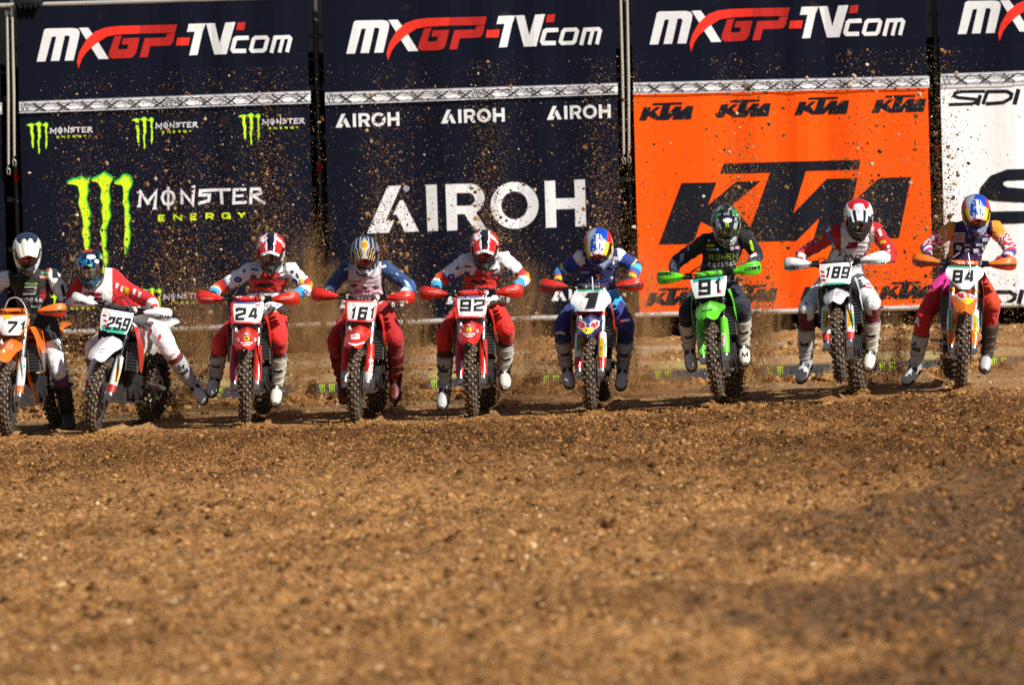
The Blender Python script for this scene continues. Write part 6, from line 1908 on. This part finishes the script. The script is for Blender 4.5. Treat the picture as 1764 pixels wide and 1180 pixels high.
# ------------------------------------------------------------------ clods, stones, flying dirt
def scatter(name, pts, scl, rot, mat, seed, noise_amp=0.5, sub=2, tint=None):
    """one object: a cloud of points, a rough lump standing on each"""
    me = bpy.data.meshes.new(name)
    n = len(pts)
    me.vertices.add(n); me.vertices.foreach_set('co', np.asarray(pts, np.float32).ravel())
    a = me.attributes.new('scl', 'FLOAT_VECTOR', 'POINT'); a.data.foreach_set('vector', np.asarray(scl, np.float32).ravel())
    a = me.attributes.new('rot', 'FLOAT_VECTOR', 'POINT'); a.data.foreach_set('vector', np.asarray(rot, np.float32).ravel())
    a = me.attributes.new('tint', 'FLOAT', 'POINT'); a.data.foreach_set('value', np.asarray(tint if tint is not None else np.ones(n), np.float32))
    o = link(name, me)
    g = bpy.data.node_groups.new(name, 'GeometryNodeTree')
    g.interface.new_socket('Geometry', in_out='INPUT', socket_type='NodeSocketGeometry')
    g.interface.new_socket('Geometry', in_out='OUTPUT', socket_type='NodeSocketGeometry')
    N, L = g.nodes, g.links
    gi, go = N.new('NodeGroupInput'), N.new('NodeGroupOutput')
    join = N.new('GeometryNodeGeometryToInstance')
    for k in range(4):
        ic = N.new('GeometryNodeMeshIcoSphere'); ic.inputs['Subdivisions'].default_value = sub; ic.inputs['Radius'].default_value = 1.0
        sp = N.new('GeometryNodeSetPosition')
        tn = N.new('ShaderNodeTexNoise'); tn.noise_dimensions = '4D'; tn.inputs['Scale'].default_value = 1.1; tn.inputs['W'].default_value = seed + k * 7.3; tn.inputs['Detail'].default_value = 3
        sub_ = N.new('ShaderNodeVectorMath'); sub_.operation = 'SUBTRACT'; sub_.inputs[1].default_value = (.5, .5, .5)
        sc = N.new('ShaderNodeVectorMath'); sc.operation = 'SCALE'; sc.inputs['Scale'].default_value = noise_amp * 4
        L.new(tn.outputs['Color'], sub_.inputs[0]); L.new(sub_.outputs[0], sc.inputs[0]); L.new(sc.outputs[0], sp.inputs['Offset'])
        L.new(ic.outputs['Mesh'], sp.inputs['Geometry'])
        L.new(sp.outputs[0], join.inputs[0])
    ip = N.new('GeometryNodeInstanceOnPoints')
    L.new(gi.outputs[0], ip.inputs['Points']); L.new(join.outputs[0], ip.inputs['Instance'])
    ip.inputs['Pick Instance'].default_value = True
    for nm, sock in (('scl', 'Scale'), ('rot', 'Rotation')):
        na = N.new('GeometryNodeInputNamedAttribute'); na.data_type = 'FLOAT_VECTOR'; na.inputs['Name'].default_value = nm
        L.new(na.outputs['Attribute'], ip.inputs[sock])
    sm = N.new('GeometryNodeSetMaterial'); sm.inputs['Material'].default_value = mat
    L.new(ip.outputs[0], sm.inputs['Geometry']); L.new(sm.outputs[0], go.inputs[0])
    md = o.modifiers.new('scatter', 'NODES'); md.node_group = g
    o['kind'] = 'stuff'
    return o

def lump_mat(name, ramp, rough=.95, attr=True):
    m, t, b, N, L = new_mat(name)
    at_ = N.new('ShaderNodeAttribute'); at_.attribute_name = 'tint'; at_.attribute_type = 'INSTANCER'
    r = N.new('ShaderNodeValToRGB')
    while len(r.color_ramp.elements) < len(ramp): r.color_ramp.elements.new(.5)
    for e, (p, c) in zip(r.color_ramp.elements, ramp): e.position = p; e.color = c + (1,)
    L.new(at_.outputs['Fac'], r.inputs[0])
    tc = N.new('ShaderNodeTexCoord')
    n1 = N.new('ShaderNodeTexNoise'); n1.inputs['Scale'].default_value = 2.2; n1.inputs['Detail'].default_value = 5
    L.new(tc.outputs['Object'], n1.inputs['Vector'])
    mr = N.new('ShaderNodeMapRange'); mr.inputs[3].default_value = .6; mr.inputs[4].default_value = 1.4; L.new(n1.outputs['Fac'], mr.inputs[0])
    sc = N.new('ShaderNodeVectorMath'); sc.operation = 'SCALE'; L.new(r.outputs[0], sc.inputs[0]); L.new(mr.outputs[0], sc.inputs['Scale'])
    L.new(sc.outputs[0], b.inputs['Base Color'])
    b.inputs['Roughness'].default_value = rough; b.inputs['Specular IOR Level'].default_value = .15
    return m
M_CLOD = lump_mat('clod', [(0, (.08, .036, .012)), (.25, (.24, .11, .034)), (.75, (.40, .205, .072)), (.93, (.52, .33, .15)), (1, (.64, .50, .32))])
M_FLY = lump_mat('flying_dirt', [(0, (.035, .018, .008)), (.5, (.15, .078, .030)), (.85, (.36, .21, .095)), (1, (.62, .50, .35))])

def clods(name, n, y0, y1, smin, smax, power, sink=.3, bright=.0, keep=None, xlim=None):
    y = RNG.uniform(y0, y1, n)
    half = (60 + y) * .0786 * 1.25 + .35
    x = RNG.uniform(-1, 1, n) * half
    if keep is not None:
        m = keep(x, y); x, y = x[m], y[m]
    n = len(x)
    s = smin * (1 - RNG.uniform(0, 1, n) * (1 - (smin / smax) ** power)) ** (-1 / power)
    z = gz(x, y)
    scl = np.stack([s * RNG.uniform(.8, 1.4, n), s * RNG.uniform(.8, 1.4, n), s * RNG.uniform(.55, 1.0, n)], -1)
    rot = np.stack([RNG.uniform(-.5, .5, n), RNG.uniform(-.5, .5, n), RNG.uniform(0, 6.28, n)], -1)
    t = np.clip(RNG.normal(.48 + bright, .3, n), 0, .94)
    pale = RNG.uniform(0, 1, n) < .008
    t[pale] = 1.0
    t -= .3 * damp_mask(x, y); t = np.clip(t, 0, 1)
    wet = wet_mask(x, y) > .4
    t[wet] = np.clip(RNG.normal(.2, .18, wet.sum()), 0, .8)
    return scatter(name, np.stack([x, y, z + s * (.45 - sink)], -1), scl, rot, M_CLOD, 3.0, tint=t)

clump = lambda x, y: RNG.uniform(0, 1, len(x)) < np.clip(.25 + 1.5 * (vn(x * 1.5, y * .8, 51) - .35), .12, 1)
clods('dirt_clods', 130000, -29, -.35, .0055, .026, 2.5, .32, keep=clump)
clods('dirt_clods', 52000, -7.5, -.25, .0045, .019, 2.3, .25)
clods('dirt_clods', 4500, -.3, 3.6, .004, .018, 2.4, .25, .1)
clods('dirt_clods', 14000, 3.2, 8.3, .007, .045, 2.0, .2, .05, keep=lambda x, y: RNG.uniform(0, 1, len(x)) < np.clip(.3 + 1.6 * (vn(x * 1.2, y * 2, 52) - .4), .1, 1))
# soil pushed up round every tyre
for S in BIKES:
    for q in ((0, .04, 0), (0, 1.50, 0)):
        c = S['M'] @ Vector(q)
        if S.get('pitch') and q[1] < 1: continue
        n = 150
        a, r = RNG.uniform(0, 6.28, n), RNG.uniform(.045, .20, n)
        x, y = c.x + r * np.cos(a) * .8, c.y + r * np.sin(a) * 1.8
        s = RNG.uniform(.004, .019, n)
        scatter('dirt_clods', np.stack([x, y, gz(x, y) + s * .4], -1), np.stack([s, s * 1.2, s], -1), RNG.uniform(0, 6.28, (n, 3)), M_CLOD, 5.0, tint=RNG.uniform(.05, .6, n))
# clumps of churned soil lying between wheels and gates
clods('soil_and_shade_lumps', 900, 3.4, 4.8, .02, .07, 2.0, .15, -.1)
clods('soil_and_shade_lumps', 1100, -28, -6, .014, .038, 2.2, .3, -.36)  # foreground lumps, tinted dark to stand in for clump shadows

def g0(x, y): return gz(np.asarray(x), np.asarray(y))
def spray(n, far=False):
    P, V = [], []
    for S in BIKES:
        M = S['M']
        r = M @ Vector((0, 1.55, .02))
        back = (M.to_3x3() @ Vector((0, 1, 0))).normalized()
        k = n
        t = RNG.uniform(0, 1, k) ** .8 * .75
        el = np.radians(RNG.normal(62, 13, k)); sp = RNG.gamma(5, 1.15, k)
        az = RNG.normal(0, .11, k)
        bx, by = back.x * np.cos(az) - back.y * np.sin(az), back.x * np.sin(az) + back.y * np.cos(az)
        vh, vz = sp * np.cos(el), sp * np.sin(el)
        t = t * np.minimum(1, vz / 4.905 / .75 * 1.2)
        x = r.x + bx * vh * t + RNG.normal(0, .045, k); y = r.y + by * vh * t + RNG.normal(0, .06, k)
        z = r.z + vz * t - 4.905 * t * t + np.abs(RNG.normal(0, .03, k))
        m = (z > g0(x, y) + .01) & (y < 8.7) & (z < 3.3)
        P.append(np.stack([x, y, z], -1)[m])
    return np.concatenate(P)

# fine grains: small closed four-sided bodies in one mesh
def grains(name, P, s):
    n = len(P)
    base = np.array([[1, 1, 1], [-1, -1, 1], [-1, 1, -1], [1, -1, -1]], float) * .62
    d = RNG.normal(0, .35, (n, 4, 3))
    flip = np.where(RNG.uniform(0, 1, n) < .5, 1.0, -1.0)
    v = P[:, None, :] + (base[None] * np.stack([np.ones(n), np.ones(n), flip], -1)[:, None, :] + d) * s[:, None, None]
    v = v.reshape(-1, 3)
    k = np.arange(n)[:, None, None] * 4
    f = (np.array([[0, 1, 2], [0, 3, 1], [0, 2, 3], [1, 3, 2]])[None] + k).reshape(-1, 3)
    me = bpy.data.meshes.new(name)
    me.vertices.add(len(v)); me.vertices.foreach_set('co', v.ravel())
    me.loops.add(f.size); me.loops.foreach_set('vertex_index', f.ravel().astype(np.int32))
    me.polygons.add(len(f)); me.polygons.foreach_set('loop_start', (np.arange(len(f)) * 3).astype(np.int32))
    me.update(calc_edges=True)
    t = np.clip(RNG.normal(.5, .25, n), 0, 1)[:, None]
    c = np.array([.08, .038, .014]) * (1 - t) + np.array([.44, .25, .105]) * t
    set_col(me, np.repeat(c, 4, axis=0))
    o = link(name, me, None, M_GRAIN); o['kind'] = 'stuff'
    return o
M_GRAIN = surf('dirt_grain', .95, spec=.1)
P = spray(16000)
grains('flying_dirt', P, np.minimum(.0018 + RNG.gamma(1.6, .0014, len(P)), .012))
# wide shower of grains hanging in the air behind the row
nw = 14000
y = RNG.uniform(1.8, 7.5, nw); x = RNG.uniform(-5.2, 5.4, nw)
z = g0(x, y) + np.abs(RNG.normal(0, .75, nw)) + .02
den = np.clip(.25 + 1.7 * (vn(x * 1.1, z * 1.3, 61) - .35), 0.05, 1) * np.where(z > 1.9, .45, 1)
m = (RNG.uniform(0, 1, nw) < den) & (z < 3.0)
P = np.stack([x, y, z], -1)[m]
grains('flying_dirt', P, RNG.gamma(2.2, .0017, len(P)) + .0016)
# larger bits in flight
P = spray(1000)
nb = 1300
y = RNG.uniform(1.5, 7.5, nb); x = RNG.uniform(-5.2, 5.4, nb); z = g0(x, y) + np.abs(RNG.normal(0, .8, nb)) + .05
m = (z < 3.0) & (RNG.uniform(0, 1, nb) < np.clip(.2 + 1.6 * (vn(x * 1.1, z * 1.3, 61) - .35), .08, 1))
P = np.concatenate([P, np.stack([x, y, z], -1)[m]])
n = len(P)
s = .0050 * (1 - RNG.uniform(0, 1, n) * .965) ** (-1 / 2.1)
s = np.minimum(s, .028)
scatter('flying_clods', P, np.stack([s, s * RNG.uniform(.6, 1.1, n), s * RNG.uniform(.6, 1.5, n)], -1), RNG.uniform(0, 6.28, (n, 3)), M_FLY, 9.0, tint=RNG.uniform(0, 1, n))

# dust thrown up by the rear wheels: real smoke-like volumes, each inside a closed hull
def dust_mat(dens):
    m = bpy.data.materials.new('dust'); m.use_nodes = True
    t = m.node_tree; N, L = t.nodes, t.links
    N.remove(N['Principled BSDF'])
    v = N.new('ShaderNodeVolumePrincipled')
    v.inputs['Color'].default_value = (.82, .50, .23, 1); v.inputs['Anisotropy'].default_value = .25
    tc = N.new('ShaderNodeTexCoord')
    n1 = N.new('ShaderNodeTexNoise'); n1.inputs['Scale'].default_value = 4.5; n1.inputs['Detail'].default_value = 4
    L.new(tc.outputs['Object'], n1.inputs['Vector'])
    r = N.new('ShaderNodeMapRange'); r.inputs[1].default_value = .44; r.inputs[2].default_value = .64; r.inputs[3].default_value = 0; r.inputs[4].default_value = dens
    L.new(n1.outputs['Fac'], r.inputs[0])
    # thinner towards the hull
    g = N.new('ShaderNodeTexGradient'); g.gradient_type = 'SPHERICAL'
    mp = N.new('ShaderNodeMapping'); mp.inputs['Scale'].default_value = (1, 1, 1)
    L.new(tc.outputs['Object'], g.inputs['Vector'])
    ml = N.new('ShaderNodeMath'); ml.operation = 'MULTIPLY'; L.new(r.outputs[0], ml.inputs[0]); L.new(g.outputs['Fac'], ml.inputs[1])
    L.new(ml.outputs[0], v.inputs['Density']); L.new(v.outputs[0], N['Material Output'].inputs['Volume'])
    return m
M_DUST = dust_mat(5.5)
M_DUST.volume_intersection_method = 'FAST' if hasattr(M_DUST, 'volume_intersection_method') else 0
SC.cycles.volume_step_rate = 3.0
SC.cycles.volume_max_steps = 128
ball = MB(); ball.ball((0, 0, 0), 1.0, nu=20, nv=12)
bm_ = ball.mesh('dust_cloud'); bm_.materials.append(M_DUST)
for (px, py, Y_, w, d, h, tilt) in [(338, 625, 2.4, .40, .5, .85, 8), (522, 590, 2.6, .30, .5, 1.15, 3), (712, 625, 2.5, .28, .5, .85, 4), (898, 605, 2.6, .36, .5, 1.0, 6), (1105, 590, 2.6, .34, .5, 1.05, 4), (1318, 600, 2.2, .28, .5, .75, 6), (1535, 625, 2.2, .28, .5, .55, 5), (945, 665, 2.4, .5, .5, .30, 0), (1750, 640, 2.4, .3, .5, .4, 5), (1150, 660, 2.3, .35, .5, .28, 0), (560, 560, 2.4, .55, .5, .7, 10)]:
    p = at(px, py, Y_)
    o = link('dust_cloud', bm_); o.location = p; o.scale = (w, d, h); o.rotation_euler = (0, math.radians(tilt), 0)
    o['kind'] = 'stuff'
# the dense heart of each plume: grains in rising streaks
Q = []
for (px, py, Y_, w, h, n) in [(345, 620, 2.2, .26, .62, 9000), (520, 585, 2.4, .17, .80, 15000), (545, 470, 2.8, .34, .45, 5000), (705, 630, 2.3, .17, .55, 9000), (893, 600, 2.4, .22, .70, 13000), (1108, 585, 2.4, .20, .72, 12000), (965, 640, 2.2, .28, .35, 6000), (1150, 480, 2.8, .34, .45, 4000), (1318, 590, 2.1, .15, .48, 7000), (1535, 622, 2.1, .15, .38, 6000), (1740, 625, 2.2, .18, .32, 4000), (290, 690, 1.9, .30, .18, 4000)]:
    p = at(px, py, Y_)
    dx, dz, dy = RNG.normal(0, w * .55, n), RNG.normal(0, h * .55, n), RNG.normal(0, .22, n)
    x, z, y = p.x + dx + .10 * dz, p.z + dz, p.y + dy
    keep_ = (RNG.uniform(0, 1, n) < np.clip(.15 + 2.2 * (vn(x * 9 - z * 1.2, z * 2.2, 81) - .35), .05, 1)) & (z > g0(x, y) + .01) & (y < 6.5)
    Q.append(np.stack([x, y, z], -1)[keep_])
Q = np.concatenate(Q)
grains('flying_dirt', Q, np.minimum(.0022 + RNG.gamma(1.5, .0012, len(Q)), .011))
# a few grass blades at the right bottom corner of the frame
m = MB((.10, .16, .03))
for k in range(24):
    p = at(random.uniform(1630, 1790), random.uniform(1158, 1195), -27.0)
    p = Vector((p.x, -27.2 + random.uniform(-.5, .9), 0)); p.z = gz1(p.x, p.y)
    q = Vector((random.uniform(-.03, .03), random.uniform(-.02, .02), random.uniform(.03, .09)))
    w = Vector((.003, 0, 0))
    m.add([p - w, p + w, p + q * .6 + w * .7, p + q, p + q * .6 - w * .7], [(0, 1, 2, 3, 4)], (.09 + random.random() * .06, .15, .03))
o = m.build('grass', M_CLOTH, smooth=False, fix=False); o['kind'] = 'stuff'
